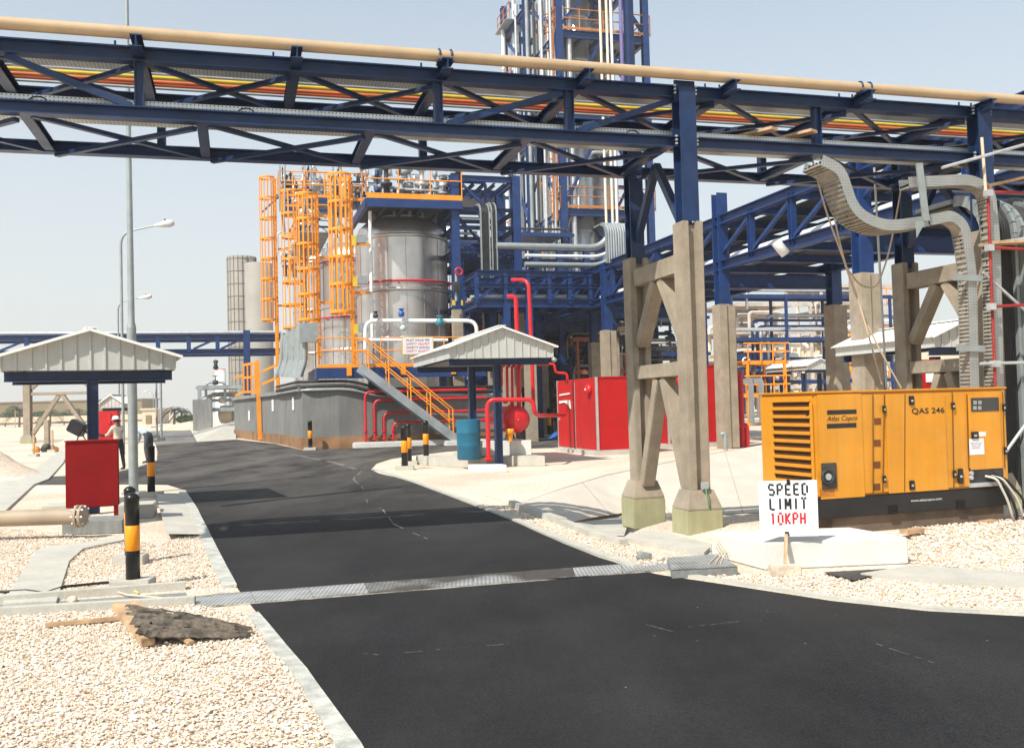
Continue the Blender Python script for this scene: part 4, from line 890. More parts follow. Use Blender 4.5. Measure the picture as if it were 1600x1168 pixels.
def palm(label, px, py, Yd, hpx, seed):
    r = random.Random(seed); b = A(px, py, Yd); b.z = 0; Ht = hpx / FPX * Yd; L = Ht * .55
    t = thing('palm_tree', label, 'palm tree', b, None, 'date palms on the horizon'); top = b + Vector((.1, 0, Ht * .62))
    MB().tube([b, b + Vector((.08, 0, Ht * .3)), top], .22, 8, r1=.16).build('trunk', trunkm, t)
    m = MB()
    for k in range(34):
        a = r.uniform(0, 6.28); up = r.uniform(-.2, 1.2); d = Vector((math.cos(a), math.sin(a), 0)); P = [top + d * L * s * (1 - .15 * up) + Z * (L * (up * s - (.9 + .3 * up) * s * s)) for s in (0, .3, .6, .85, 1)]
        for a_, b_ in zip(P[:-1], P[1:]):
            for q in range(5):
                p = a_.lerp(b_, q / 5)
                for sd in (-1, 1):
                    e = p + d.cross(Z) * sd * L * .16 + d * L * .1 - Z * L * .05; m.add([p, p + d * .12, e], [(0, 1, 2)])
    m.build('crown', leafm, t)
for i, (px, w_, h_) in enumerate(((8, 60, 22), (30, 44, 26), (66, 40, 22), (118, 46, 24), (100, 30, 18))): leafy(['leftmost dusty tree in front of the olive building', 'dusty tree just left of the far trestle leg', 'dusty tree between the legs of the far trestle, left one', 'dusty tree right of the far trestle beside the blue column', 'smallest dusty tree inside the far trestle'][i], px, 655, 215, w_, h_, i + 3)
palm('palm tree on the horizon left of the far trestle leg', 30, 657, 190, 44, 2); palm('palm tree seen between the far trestle legs', 78, 657, 190, 36, 4); palm('palm tree right of the thin posts near the grey pipework', 272, 655, 150, 40, 6); leafy('low dusty shrub beside the palm near the grey pipework', 290, 660, 145, 30, 16, 19); palm('leaning palm beside the low shrub near the grey pipework', 283, 657, 155, 34, 9)
# sandy embankments and heaps
def heap(label, px, py, wpx, hpx, mat, name='gravel_heap', seed=1, Yd=None, deep=1.):
    p = G(px, py) if Yd is None else A(px, py, Yd); p.z = 0; Yd = p.y; R = wpx / 2 / FPX * Yd; h = hpx / FPX * Yd; r = random.Random(seed)
    m = MB(); n = 22; k = 9; vs = []; ph = r.uniform(0, 6)
    for i in range(k + 1):
        for j in range(n):
            a = 2 * math.pi * j / n; s = i / k; rr = R * s * (1 + .12 * math.sin(3 * a + ph) + .06 * math.sin(7 * a)); vs.append(p + Vector((rr * math.cos(a), rr * math.sin(a) * deep, h * (1 - s) ** 1.3 * (1 + .1 * math.sin(5 * a + ph)) + r.uniform(-.02, .02) * h - .02)))
    m.add(vs, [(i * n + j, i * n + (j + 1) % n, (i + 1) * n + (j + 1) % n, (i + 1) * n + j) for i in range(k) for j in range(n)], True)
    return tag(m.build(name, mat, base=p), label, 'heap')
heap('grey-brown gravel heap at the left edge of the picture', -40, 745, 185, 62, gravel)
heap('pale sand heap behind the shelter column by the workers', 130, 690, 70, 24, sand, 'sand_heap', 3)
heap('broad pale sand bank beyond the far road', 300, 668, 190, 12, sand, 'sand_bank', 5, Yd=110)
heap('low sand bank along the desert track at far left', 40, 690, 260, 8, sand, 'sand_bank', 7, Yd=120)
b = [G(308, 689, .01), G(370, 684, .01), A(372, 656, 74), A(335, 672, 74)]
struct(MB().add([G(308, 689.5, 0), G(369, 685.5, 0), A(368, 657, 80), A(300, 676, 80)], [(0, 1, 2, 3)]).build('concrete_ramp', conc_l))
# stakes and markers in the left gravel
for px, pb, pt, lab in ((24, 670, 640, 'thin stake at far left beyond the gravel heap'), (53, 713, 680, 'stake with red and white tape by the gravel heap'), (82, 706, 672, 'slim stake right of the taped one'), (74, 700, 656, 'concrete marker post beside the work gear')):
    p = G(px, pb); hh = (pb - pt) / FPX * p.y; t = thing('marker_stake', lab, 'stake', p)
    MB().box(p + Z * hh / 2, (.09 if pt != 656 else .26, .06 if pt != 656 else .26, hh)).build('shaft', wood if pt != 656 else conc, t); MB().box(p + Z * .06, (.4, .35, .14)).build('foot', conc_l, t)
gp = G(70, 706); t = thing('work_gear', 'pile of orange and dark work gear on the sand left of the shelter', 'work gear', gp)
for dx, dz, s, mt in ((-.4, .12, .22, orange), (0, .15, .3, dark), (.35, .16, .2, dark), (.6, .1, .18, orange), (.15, .3, .15, M('olive_canvas', (.08, .1, .06), .9))):
    MB().lathe([(0, s), (s * .6, s * .8), (s, 0), (s * .7, -s * .5)], gp + Vector((dx, rnd.uniform(-.2, .2), dz)), 9).build('bag' if mt != dark else 'tool_box', mt, t)
# grey pipework skid left of the tanks
def pipe_plant(name, label, cat, px0, px1, pyt, Yd, dp, seed, post_m, pipe_ms, levels=3, nv=5, vessel=None, rail=None, ptop=0):
    """a steel frame with decks, pipes, vessels and valves"""
    r = random.Random(seed); a = A(px0, 640, Yd); b = A(px1, 640, Yd); ang = TH; L = (b - a).length; o = Vector((a.x, a.y, 0)); ht = H((px0 + px1) / 2, Yd, pyt)
    t = thing(name, label, cat, o)
    def q(x, y, z): return o + U * x + V * y + Z * z
    k = max(2, int(L / 4) + 1); pw = max(.16, Yd * .0025)
    for i in range(k):
        for y in (0, dp): MB().beam(q(L * i / (k - 1), y, 0), q(L * i / (k - 1), y, ht), pw, pw).build('post', post_m, t)
    for lv in range(levels):
        z = ht * (lv + 1) / levels
        for y in (0, dp): MB().beam(q(-.3, y, z - pw), q(L + .3, y, z - pw), pw * .9, pw * 1.3).build('deck_beam', post_m, t)
        MB().box(q(L / 2, dp / 2, z - pw * .2), (L, dp, .05), TH).build('deck', post_m, t)
        for j in range(nv):
            y = r.uniform(.1, dp - .1); rr = r.uniform(.05, .14) * Yd / 60; zz = z + rr + r.uniform(.1, ht / levels * .6)
            if zz > ht + .4: continue
            x0, x1 = sorted((r.uniform(-.05, .4) * L, r.uniform(.5, 1.05) * L)); mt = r.choice(pipe_ms)
            MB().tube(bendpts([q(x0, y, z - ht / levels * r.uniform(.2, .9)), q(x0, y, zz), q(x1, y, zz), q(x1, y, z - ht / levels * r.uniform(.2, .95))], .5), rr, 7).build('pipe_run', mt, t)
            if r.random() < .6:
                xx = r.uniform(x0, x1); vb_ = MB().lathe([(0, -rr * 2), (rr * 2.2, -rr * 1.6), (rr * 2.2, rr * 1.6), (rr * .5, rr * 2), (rr * .4, rr * 5), (0, rr * 5)], q(xx, y, zz), 8).build('valve', r.choice(pipe_ms + [dark]), t)
                MB().ring(q(xx, y, zz + rr * 5), rr * 2.2, rr * .3, 10).build('hand_wheel', dark, vb_)
        if rail and lv < levels:
            m = MB()
            for zz in (.55, 1.1): m.tube([q(-.3, -.15, z + zz), q(L + .3, -.15, z + zz)], .05, 5)
            kk = max(3, int(L / 1.6))
            for i in range(kk + 1): m.tube([q(L * i / kk, -.15, z - .1), q(L * i / kk, -.15, z + 1.1)], .05, 5)
            m.build('handrail', rail, t)
    if vessel:
        for (fx, z, rr, ll, mt) in vessel:
            MB().lathe([(0, -.25 * rr), (rr * .7, -.12 * rr), (rr, .1), (rr, ll - .1), (rr * .7, ll + .12 * rr), (0, ll + .25 * rr)], q(fx * L, dp * .5, z), 20, U).build('vessel', mt, t)
    return t
pipe_plant('pipe_skid', 'grey steel pipework skid with a cream vessel beside the tank foundation', 'process skid', 311, 372, 601, 100, 4, 3, greysteel, [greysteel, palesteel, galvp], 2, 4, [(.5, 1.6, .95, 3.2, cream)])
for px, pb, pt, Yd in ((0, 0, 0, 0),): pass
bA = A(317, 660, 99); bA.z = 0; tag(MB().box(bA + Z * 1.6, (1.9, 1.5, 3.2), TH).build('concrete_pier', conc_g, base=bA, bevel=.05), 'thick grey concrete pier under the left end of the pipework skid', 'pier')
bA = A(345, 600, 118); bA.z = 0; t = thing('white_tank', 'small white cylindrical tank rising above the grey pipework skid', 'tank', bA)
MB().lathe([(.65, 0), (.65, H(345, 118, 580)), (.4, H(345, 118, 578)), (0, H(345, 118, 577))], bA, 20).build('shell', white, t); MB().ring(bA + Z * H(345, 118, 577), .6, .05, 16).build('top_rail', vermil, t)
# ================================================================== RED CABINETS, AIR VESSEL, SHELTER CONTENTS
def deluge_house(label, fpx, fpb, fpt, lenv, lenu, bell):
    f = G(fpx, fpb); Yd = f.y; ht = H(fpx, Yd, fpt)
    t = thing('deluge_cabinet', label, 'cabinet', f, TH, 'tall red valve cabinets')
    MB().box((lenu / 2, lenv / 2, .04), (lenu + .3, lenv + .3, .16)).build('plinth', conc_l, t, bevel=.01)
    MB().box((lenu / 2, lenv / 2, ht / 2 + .06), (lenu, lenv, ht - .12)).build('housing', red, t, bevel=.012)
    trim = M('aluminium_trim', (.6, .55, .53), .4, .6)
    for x, y in ((0, 0), (0, lenv), (lenu, 0)): MB().box((x, y, ht / 2 + .06), (.075, .075, ht - .11)).build('corner_trim', trim, t)
    MB().beam((0, -.005, ht + .0), (lenu, -.005, ht + .0), .05, .04).build('top_trim', red, t)
    MB().beam((-.005, 0, .14), (-.005, lenv, .14), .04, .06).build('bottom_trim', trim, t); MB().beam((0, -.005, .14), (lenu, -.005, .14), .04, .06).build('bottom_trim', trim, t)
    d = MB().box((-.014, lenv * .77, ht / 2 + .06), (.03, lenv * .44, ht - .24)).build('door', red, t, bevel=.006)
    MB().beam((-.012, lenv * .535, .2), (-.012, lenv * .535, ht - .1), .02, .03, (0, 1, 0)).build('door_seam', trim, t)
    if bell:
        MB().lathe([(.2, 0), (.2, .06), (.16, .12), (.06, .15), (0, .15)], (-.01, lenv * .16, ht * .845), 20, Vector((-1, 0, 0))).build('alarm_bell', redp, t)
        MB().lathe([(.05, .15), (.05, .18), (0, .18)], (-.012, lenv * .16, ht * .845), 10, Vector((-1, 0, 0))).build('bell_boss', silver, t)
        MB().beam((-.05, lenv * .92, ht * .795), (-.05, lenv * .64, ht * .81), .03, .05).build('door_bar', white, d)
        m = MB().prism([(-.04, lenv * .93, ht * .71), (-.04, lenv * .64, ht * .72), (-.04, lenv * .62, ht * .60), (-.04, lenv * .69, ht * .66), (-.04, lenv * .78, ht * .69), (-.04, lenv * .92, ht * .675)], (-.03, 0, 0)); m.build('door_handle', white, d)
        MB().disc((-.04, lenv * .95, ht * .45), .06, (-1, 0, 0), 12, .04).build('lock', silver, d)
    return t
deluge_house('tall red cabinet with alarm bell left of the near concrete trestle', 935, 711, 589, 4.1, 1.75, True)
deluge_house('tall red cabinet behind and right of the near concrete trestle', 1046, 700, 572, 2.2, 2.55, False)
pb2 = A(1066, 594, 33); tag(MB().lathe([(.22, 0), (.22, .06), (.16, .14), (0, .16)], pb2, 18, -V).build('alarm_bell', redp, base=pb2), 'round red alarm bell glimpsed between the legs of the near trestle', 'bell')
def rp(label, pts, r, mat=redp, name='red_pipe', bend=.4, flange=None, cat='pipe', group=None):
    o = MB().tube(bendpts(pts, bend), r, 12).build(name, mat, base=pts[0])
    if flange:
        for p, ax in flange: MB().disc(p, r * 2.1, ax, 14, .05).build('flange', mat, o)
    return tag(o, label, cat, group)
Yb = 35.5
for i, (xs_, lab) in enumerate(((0, 'red goose-neck pipe rising from the ground right of the second red cabinet'), (7, 'second red pipe bend right of the red cabinet, outer one'))):
    top = A(1149 + (0 if i == 0 else 2), 584 if i == 0 else 664, Yb); ex = A(1157 + xs_ * 1.4, 590 if i == 0 else 668, Yb); gz = A(1160 + xs_, 694, Yb); gz.z = 0
    rp(lab, [top, Vector((gz.x, gz.y, top.z)), gz], .11)
gp = A(1134, 706, 29); gp.z = 0
o = rp('short grey vent pipe with a hooked top in front of the red cabinet', [gp, Vector((gp.x, gp.y, H(1134, 29, 676))), A(1126, 676, 29) - Z * .05], .06, galvp, 'vent_pipe', .1)
# plinth with vessel
pc = G(752, 729); 
tag(MB().prism([G(742, 728), G(852, 728), G(852, 728) + V * 3.0, G(742, 728) + V * 3.0], Z * .30).build('concrete_plinth', conc_l, base=pc, bevel=.012), 'wide pale concrete slab under the red air vessel', 'plinth')
a = A(752, 716, 28.6); b = A(831, 716, 28.6); a.z = b.z = .3
tag(MB().prism([a, b, b + V * 2.2, a + V * 2.2], Z * .44).build('concrete_plinth', conc_w, base=a, bevel=.012), 'upper concrete block carrying the red air vessel', 'plinth')
a, b = G(738, 738), G(792, 737.5); tag(MB().prism([a, b, b + V * .5, a + V * .5], Z * .2).build('concrete_plinth', conc_w, base=a, bevel=.01), 'white concrete block at the foot of the red standpipe', 'plinth')
a, b = G(704, 730), G(760, 730); tag(MB().prism([a, b, b + V * 2.4, a + V * 2.4 - U * .6], Z * .26).build('concrete_plinth', conc_l, base=a, bevel=.01), 'flat pale slab under the blue drum', 'plinth')
a, b = G(640, 716), G(660, 714); 
dpos = A(733, 714, 27.7); dpos.z = .26; dr = 18.6 / FPX * 27.7; dh = H(733, 27.7, 655.5) - .26
dm = thing('plastic_drum', 'blue plastic drum standing on the slab by the right shelter', 'drum', dpos)
MB().lathe([(0, .0), (dr * .93, 0), (dr, .04), (dr, dh * .33), (dr * 1.02, dh * .345), (dr, dh * .36), (dr, dh * .66), (dr * 1.02, dh * .675), (dr, dh * .69), (dr, dh - .03), (dr * .98, dh)], dpos, 28).build('drum_shell', drumb, dm)
MB().lathe([(dr * .98, dh), (dr * .95, dh + .015), (dr * .92, dh - .01), (0, dh - .02)], dpos, 28).build('drum_lid', drumb, dm)
vY = 28.5; vc = A(808, 655, vY); vr_ = 21 / FPX * vY
ve = thing('air_vessel', 'horizontal red pressure vessel with domed end under the right shelter', 'pressure vessel', Vector((vc.x, vc.y, .74)))
MB().lathe([(0, -.12), (vr_ * .5, -.10), (vr_ * .85, -.04), (vr_, .06), (vr_, 1.7), (vr_ * .8, 1.85), (0, 1.92)], vc, 28, V).build('shell', redp, ve)
MB().lathe([(vr_ + .012, .05), (vr_ + .012, .09)], vc, 28, V).build('weld_band', redp, ve)
MB().disc(vc - V * .13, .02, -V, 8, .03).build('drain_plug', silver, ve)
for d in (.3, 1.4):
    for s in (-1, 1): MB().beam(vc + V * d - Z * vr_ * .7 + U * s * vr_ * .5, Vector((0, 0, .74)) + (vc + V * d + U * s * vr_ * .75) * 1 - Z * vc.z, .05, .05).build('leg', dark, ve)
MB().tube([vc + V * .5 + Z * vr_ * .9, vc + V * .5 + Z * (vr_ + .25)], .07, 10).build('nozzle', redp, ve); MB().disc(vc + V * .5 + Z * (vr_ + .2), .14, Z, 12, .05).build('nozzle_flange', redp, ve)
tag(MB().lathe([(.08, 0), (.09, .2), (.13, .22), (.12, .36), (0, .36)], Vector((A(797, 690, 28.2).x, 28.2, .74)), 12).build('orange_pot', orange, base=Vector((A(797, 690, 28.2).x, 28.2, .74))), 'small orange-topped pot under the red vessel', 'pot')
f0 = A(764, 735, 27.2); f0.z = .2; fy = 27.2
rp('red standpipe with an elbow in front of the shelter columns', [f0, Vector((f0.x, fy, H(763, fy, 624))), A(833, 624, fy), A(835, 645, fy), A(843, 649, fy + .3), A(882, 648, fy + 6)], .062, flange=[(f0 + Z * .1, Z)], bend=.25)
o = bpy.data.objects['red_pipe']
pY = 33.
q = A(832, 624, pY); rp('tall red riser behind the right shelter, right one', [A(800, 437, pY + .5), A(826, 437, pY), A(834, 640, pY)], .065, bend=.4)
rp('tall red riser behind the right shelter, left one with a hooked top', [A(792, 463, pY), A(806, 463, pY), A(811, 620, pY)], .075, bend=.4)
for i, px in enumerate((783, 792, 800, 810)): rp(['leftmost thin red drop pipe beside the air vessel', 'second thin red drop pipe beside the air vessel', 'third thin red drop pipe beside the air vessel', 'rightmost and thickest red drop pipe above the air vessel'][i], [A(px + 4, 572, 30.5), A(px, 572, 30.2), A(px + 1, 603 if i == 0 else 640 - (3 - i) * 6, 30.2), A(px - 6, 604 if i == 0 else 640 - (3 - i) * 6, 30.2)], .045 if i < 3 else .075, bend=.1)
rp('zigzag thin red pipe right of the right shelter', [A(838, 570, 30), A(866, 568, 30), A(868, 582, 30), A(886, 583, 30), A(887, 600, 30)], .04, bend=.1)
tp = A(866, 562, 29.5); tag(MB().lathe([(0, -.09), (.08, -.03), (.09, .03), (0, .09)], tp, 12).build('camera_dome', galvp, base=tp), 'small grey dome hanging at the right corner of the right shelter', 'dome')
tarp_m = M('blue_tarpaulin', (.02, .1, .36), .5, var=.3, scale=4, bump=.6, bscale=6)
heap('crumpled blue tarpaulin on the asphalt left of the tall red cabinet', 870, 674, 36, 13, tarp_m, 'tarpaulin', 9, Yd=50)
# ================================================================== TANK FOUNDATION, PLATFORM, STAIR
fY = 44.; vP = A(474, 702, fY).dot(V); uP = A(474, 702, fY).dot(U)
wall_h = 2.7
P2 = W(uP, vP); P1 = G(440, 694); P0 = G(367, 683); 
P3 = W(uP + 9.6, vP); P4 = W(uP + 9.6, vP + 30)
fd = thing('tank_foundation', 'big grey concrete tank foundation with a brown coated base', 'foundation', P2)
MB().prism([P0, P1, P2 - V * 0 - U * .0, W(uP + 1.6, vP - .25), P3, P4, P0 + U * 6 + V * 4], Z * wall_h).build('wall', conc_d, fd)
MB().prism([P0 - U * .06, P1 - U * .06, P2 - V * .06 - U * .04, W(uP + 1.6, vP - .32), P3 - V * .06, P3 + V * 2, W(uP + 3, vP + 4), P0 + V * 1.], Z * .55).build('brown_base', brownp, fd)
MB().beam(P0 + Z * (wall_h + .06), P1 + Z * (wall_h + .06), .35, .2).build('coping', conc_g, fd); MB().beam(P1 + Z * (wall_h + .06), P2 + Z * (wall_h + .06), .35, .2).build('coping', conc_g, fd)
for px, py, Yd in ((390, 649, 62), (427, 633, 56), (459, 630, 48)):
    pp_ = A(px, py, 50); 
    # plate on the wall face between P0-P1-P2
    aa, bb = (P1, P2) if px > 440 else (P0, P1); nrm = (bb - aa).cross(Z).normalized(); r = ray(px, py); k = (aa - Vector((0, 0, EYE))).dot(nrm) / r.dot(nrm); c = Vector((0, 0, EYE)) + r * k
    if (Vector((0, 0, 1.8)) - c).dot(nrm) < 0: nrm = -nrm
    MB().box(c + nrm * .03, (.55, .03, .65), math.atan2((bb - aa).y, (bb - aa).x)).build('wall_notice', paper, fd)
pad = W(uP + 5.0, vP - .6); tag(MB().box(pad + Z * .12, (5.6, .7, .28), TH).build('pipe_sleeper', conc_w, base=pad, bevel=.04), 'long white concrete sleeper under the four red risers', 'sleeper')
# blue pipe trench platform
dk = 3.72; pl = thing('tank_platform', 'blue and orange walkway platform along the front of the tanks', 'platform', W(uP + .6, vP))
a, b = W(uP + .7, vP - .4, dk - .26), W(uP + 8.6, vP - .4, dk - .26)
MB().beam(a, b, .14, .5).build('edge_beam', blue2, pl); MB().beam(a + Z * .33, b + Z * .33, .1, .16).build('toe_plate', orange, pl)
MB().beam(W(uP + .7, vP - .4, dk - .26), W(uP + .7, vP + 5, dk - .26), .14, .5).build('edge_beam', blue2, pl); MB().box(W(uP + 4.6, vP + .6, dk), (8, 2., .05), TH).build('deck', greysteel, pl)
def handrail(root, pts, h=1.05, step=1.5, mat=orange, r=.032):
    for a, b in zip(pts[:-1], pts[1:]):
        a, b = Vector(a), Vector(b)
        for z in (h, h * .55): MB().tube([a + Z * z, b + Z * z], r, 6).build('rail', mat, root)
        k = max(1, round((b - a).length / step))
        for i in range(k + 1): p = a.lerp(b, i / k); MB().tube([p - Z * .05, p + Z * (h)], r, 6).build('rail_post', mat, root)
handrail(pl, [W(uP + .75, vP + 1.5, dk + .06), W(uP + .75, vP - .4, dk + .06), W(uP + 2.5, vP - .4, dk + .06)], 1.3)
handrail(pl, [W(uP + 3.6, vP - .4, dk + .06), W(uP + 9.6, vP - .4, dk + .06)], 1.3)
for px in (652, 681): pass
for u in (2.1, 4.6, 7.0): MB().box(W(uP + u, vP - .5, dk - .18), (.22, .12, .42), TH).build('post_bracket', orange, pl)
for u in (3.2, 6.6): MB().beam(W(uP + u, vP + .1, 0), W(uP + u, vP + .1, dk - .5), .3, .3).build('support_post', blue2, pl)
st = thing('stair', 'grey steel stair with orange handrails down from the tank platform', 'stair', W(uP + 2.6, vP - .6))
s0, s1 = W(uP + 2.5, vP - .75, dk - .05), W(uP + 7.0, vP - .75, .12)
for dv in (0, .85): MB().beam(s0 - V * dv, s1 - V * dv, .06, .38).build('stringer', greysteel, st)
for i in range(1, 17): MB().box(s0.lerp(s1, i / 17) - V * .42 + Z * .06, (.32, .82, .04), TH).build('tread', greysteel, st)
for dv in (0, .85):
    m0, m1 = s0 - V * dv, s1 - V * dv
    for h in (1.3, .75): MB().tube([m0 - U * (.2) + Z * h, m0 + U * .3 + Z * h, (m0.lerp(m1, .93)) + Z * h], .035, 6).build('hand_rail', orange, st)
    for f in (.08, .28, .5, .7, .93): p = m0.lerp(m1, f); MB().tube([p, p + Z * (1.3 if f > .1 else 1.15)], .035, 6).build('rail_post', orange, st)
ps = W(uP + 7.4, vP - 1.2); tag(MB().box(ps + Z * .1, (2.2, 1.3, .26), TH).build('concrete_pad', conc_w, base=ps, bevel=.02), 'pale concrete pad at the foot of the steel stair', 'pad')
sg = thing('safety_sign', 'white safety notice board with red and black lines on the platform handrail', 'sign', W(uP + 4.6, vP - .5, dk + .8))
c = PV(653, 540, vP - .48)
MB().box(c, (1.42, .03, .78), TH).build('board', paper, sg); MB().box(c + V * .01, (1.5, .02, .86), TH).build('frame', yellow, sg)
RT = Matrix.Rotation(TH, 4, 'Z')
for i, (s, mt) in enumerate((('MUST WEAR PPE', ink), ('SAFETY HELMET', ink_red), ('SAFETY SHOES', ink), ('SAFETY GLASSES', ink_red))):
    text('lettering', s, .11, mt, sg, Matrix.Translation(c - V * .02 + Z * (.26 - i * .17) - LOC[sg.name]) @ RT @ Matrix.Rotation(math.pi / 2, 4, 'X'), width=1.1)
# four red risers at the foot and the red lines along the wall
for i, (px, pt) in enumerate(((572, 612), (586, 625), (601, 645), (615, 660))):
    vv = vP - .55; p = PV(px, 690, vv); p.z = .3; zt_ = PV(px, pt, vv).z; e = PV(760, pt - 5 + (i == 0) * 3, vv)
    rp(['highest red header along the foundation wall, rising nearest its corner', 'second red header along the foundation wall from the top', 'third red header along the foundation wall from the top', 'lowest red header along the foundation wall'][i], [p, Vector((p.x, p.y, zt_)), W(e.dot(U), vv, zt_)], .06, bend=.3, flange=[(p + Z * .1, Z), (p + Z * .45, Z)], group='red headers along the tank foundation')
for i, (z, r, mt) in enumerate(((2.9, .09, dark), (3.1, .07, rub), (2.72, .06, galvp))):
    tag(MB().tube(bendpts([P1 + Z * z - U * .2, P2 + Z * z - V * .2 - U * .2, W(uP + 2.2, vP - .38, z), W(uP + 3.5, vP - .35, z - .4), W(uP + 9.4, vP - .35, z - .4)], .8), r, 8).build('cable_bundle', mt, base=P2 + Z * z), ['thick dark cable bundle sagging round the foundation corner', 'upper black cable bundle under the platform edge', 'thin grey conduit below the cable bundles at the foundation corner'][i], 'cable bundle')
# ------------------------------------------------------------------ tanks
def tank(label, px, Yd, ptop, pdome, rpx0, rY, base_z):
    c = A(px, 500, Yd); c.z = 0; R = rpx0 / FPX * rY; zt_ = H(px, Yd - R, ptop); zd = zt_ + .5 * R
    t = thing('storage_tank', label, 'storage tank', Vector((c.x, c.y, base_z)), None, 'stainless clad storage tanks')
    MB().lathe([(R, base_z), (R, zt_)], c, 48).build('shell', stain, t)
    MB().lathe([(R + .04, zt_ - .12), (R + .05, zt_), (R * .93, zt_ + .2 * R), (R * .78, zt_ + .34 * R), (R * .5, zt_ + .46 * R), (0, zd)], c, 36).build('domed_roof', stain, t)
    for f in (.33, .64, .985):
        z = base_z + (zt_ - base_z) * f; MB().lathe([(R, z - .1), (R + .07, z - .08), (R + .07, z + .08), (R, z + .1)], c, 48).build('cladding_band', stain, t)
    m = MB()
    for k in range(16):
        a = k * math.pi / 8 + .2; d = Vector((math.cos(a), math.sin(a), 0)); m = MB().beam(c + d * (R + .006) + Z * base_z, c + d * (R + .006) + Z * zt_, .02, .03, d); m.build('cladding_seam', M('seam_grey', (.3, .28, .26), .5, .5), t)
    m = MB().ring(Vector((c.x, c.y, zt_ + .43 * R)), R * .62, .05, 28); m.build('roof_ring', galv, t)
    for k in range(5):
        a = 3.5 + k * .55; d = Vector((math.cos(a), math.sin(a), 0)) * R * .6; MB().tube([c + d + Z * (zt_ + .25 * R), c + d + Z * (zt_ + .25 * R + .9)], .11, 8).build('nozzle', stain, t)
    return t, c, R, zt_
tk1 = tank('nearest big stainless storage tank with domed roof behind the platform', 630, 52, 362, 335, 71, 52, wall_h)
tank('middle stainless tank partly hidden behind the orange ladder cages', 559, 66, 398, 0, 71, 52, wall_h)
tank('rearmost stainless tank glimpsed between the orange ladder cages', 506, 80, 405, 0, 71, 52, wall_h)
c1, R1, z1 = tk1[1:]
def ringpipe(label, c, R, z, a0, a1, r=.06, mt=redp): 
    o = MB().tube([c + Vector((math.cos(a0 + (a1 - a0) * i / 16) * R, math.sin(a0 + (a1 - a0) * i / 16) * R, z)) for i in range(17)], r, 8).build('spray_ring', mt, base=c + Z * z); tag(o, label, 'pipe')
    for i in (3, 8, 13): a = a0 + (a1 - a0) * i / 16; d = Vector((math.cos(a), math.sin(a), 0)); MB().beam(c + d * (R - .35) + Z * (z - .1), c + d * R + Z * (z - .1), .05, .05).build('bracket', dark, o)
ringpipe('red spray ring pipe around the waist of the nearest tank', c1, R1 + .4, H(630, 50, 441), math.pi * .98, math.pi * 2.05)
ringpipe('upper red spray ring around the middle tank', A(559, 500, 66).xy.to_3d(), R1 + .5, H(559, 64, 410), math.pi * .9, math.pi * 1.7)
ringpipe('lower red spray ring around the middle tank', A(559, 500, 66).xy.to_3d(), R1 + .5, H(559, 64, 496), math.pi * .9, math.pi * 1.7)
ringpipe('red spray ring around the rearmost tank', A(506, 500, 80).xy.to_3d(), R1 + .5, H(506, 78, 412), math.pi * .9, math.pi * 1.7)
wY = 47.5; rp('white insulated pipe with valves running in front of the nearest tank', [A(571, 545, wY), A(571, 501, wY), A(745, 501, wY), A(745, 545, wY)], .1, white, 'white_pipe', .5)
rp('second white pipe low behind the platform handrail', [A(575, 531, wY), A(700, 531, wY)], .08, white, 'white_pipe')
rp('slim white vertical pipe in front of the nearest tank', [A(578, 330, 48.5), A(582, 535, 48.5)], .09, white, 'white_pipe')
tealm = M('teal_valve_paint', (.03, .2, .25), .4)
for px, py, s, mt, lab in ((687, 502, .26, tealm, 'teal valve body on the white pipe at the right'), (630, 511, .2, M('pale_green_valve', (.45, .55, .5), .5), 'pale green valve hanging under the white pipe'), (627, 489, .2, M('bright_blue_actuator', (.02, .1, .4), .4), 'bright blue valve actuator above the white pipe'), (587, 492, .16, dark, 'dark gauge above the left end of the white pipe')):
    p = A(px, py, wY - .3); t = thing('valve', lab, 'valve', p); MB().lathe([(0, -s), (s * .7, -s * .8), (s * .8, 0), (s * .5, s * .4), (s * .3, s), (0, s)], p, 12).build('valve_body', mt, t); MB().ring(p + Z * s, s * .6, .03, 12).build('hand_wheel', mt, t)
# ------------------------------------------------------------------ cage ladders
def cage_ladder(label, pxl, pxr, pt, pb, Yd, lower=None, side=1):
    c = A((pxl + pxr) / 2, 500, Yd); R = (pxr - pxl) / 2 / FPX * Yd * .94; zt_ = H((pxl + pxr) / 2, Yd, pt); z0 = H((pxl + pxr) / 2, Yd, pb); zl = H(pxr, Yd, lower) if lower else z0
    c.z = 0; t = thing('caged_ladder', label, 'ladder', Vector((c.x, c.y, zl)), None, 'orange caged ladders on the tanks')
    # the ladder stands on the right side of the cage
    lx = c + Vector((R * .86, .1, 0))
    for dy in (-.28, .28): MB().beam(lx + Vector((0.02, dy, zl)), lx + Vector((.02, dy, zt_)), .13, .09).build('stringer', orange, t)
    m = MB(); k = int((zt_ - zl) / .33)
    for i in range(k): m = MB().tube([lx + Vector((0, -.28, zl + .2 + i * .33)), lx + Vector((0, .28, zl + .2 + i * .33))], .022, 5); m.build('rung', orange, t)
    nh = max(3, int((zt_ - z0) / 1.35))
    for i in range(nh + 1):
        z = z0 + (zt_ - z0) * i / nh; MB().lathe([(R, z - .07), (R + .02, z), (R, z + .07)], c, 20).build('hoop', orange, t)
    for k in range(11):
        a = math.pi * .25 + k * math.pi * 1.5 / 10; d = Vector((math.cos(a), math.sin(a), 0)) * (R - .01)
        d2 = d * (1.0); MB().beam(c + d + Z * z0, c + d2 + Z * zt_, .03, .075, Vector((-d.y, d.x, 0))).build('cage_slat', orange, t)
    for z in (z0 + 1, (z0 + zt_) / 2, zt_ - 1.2): MB().beam(lx + Vector((0, 0, z)), lx + Vector((.9, .3, z)), .08, .14).build('standoff', orange, t)
    return t
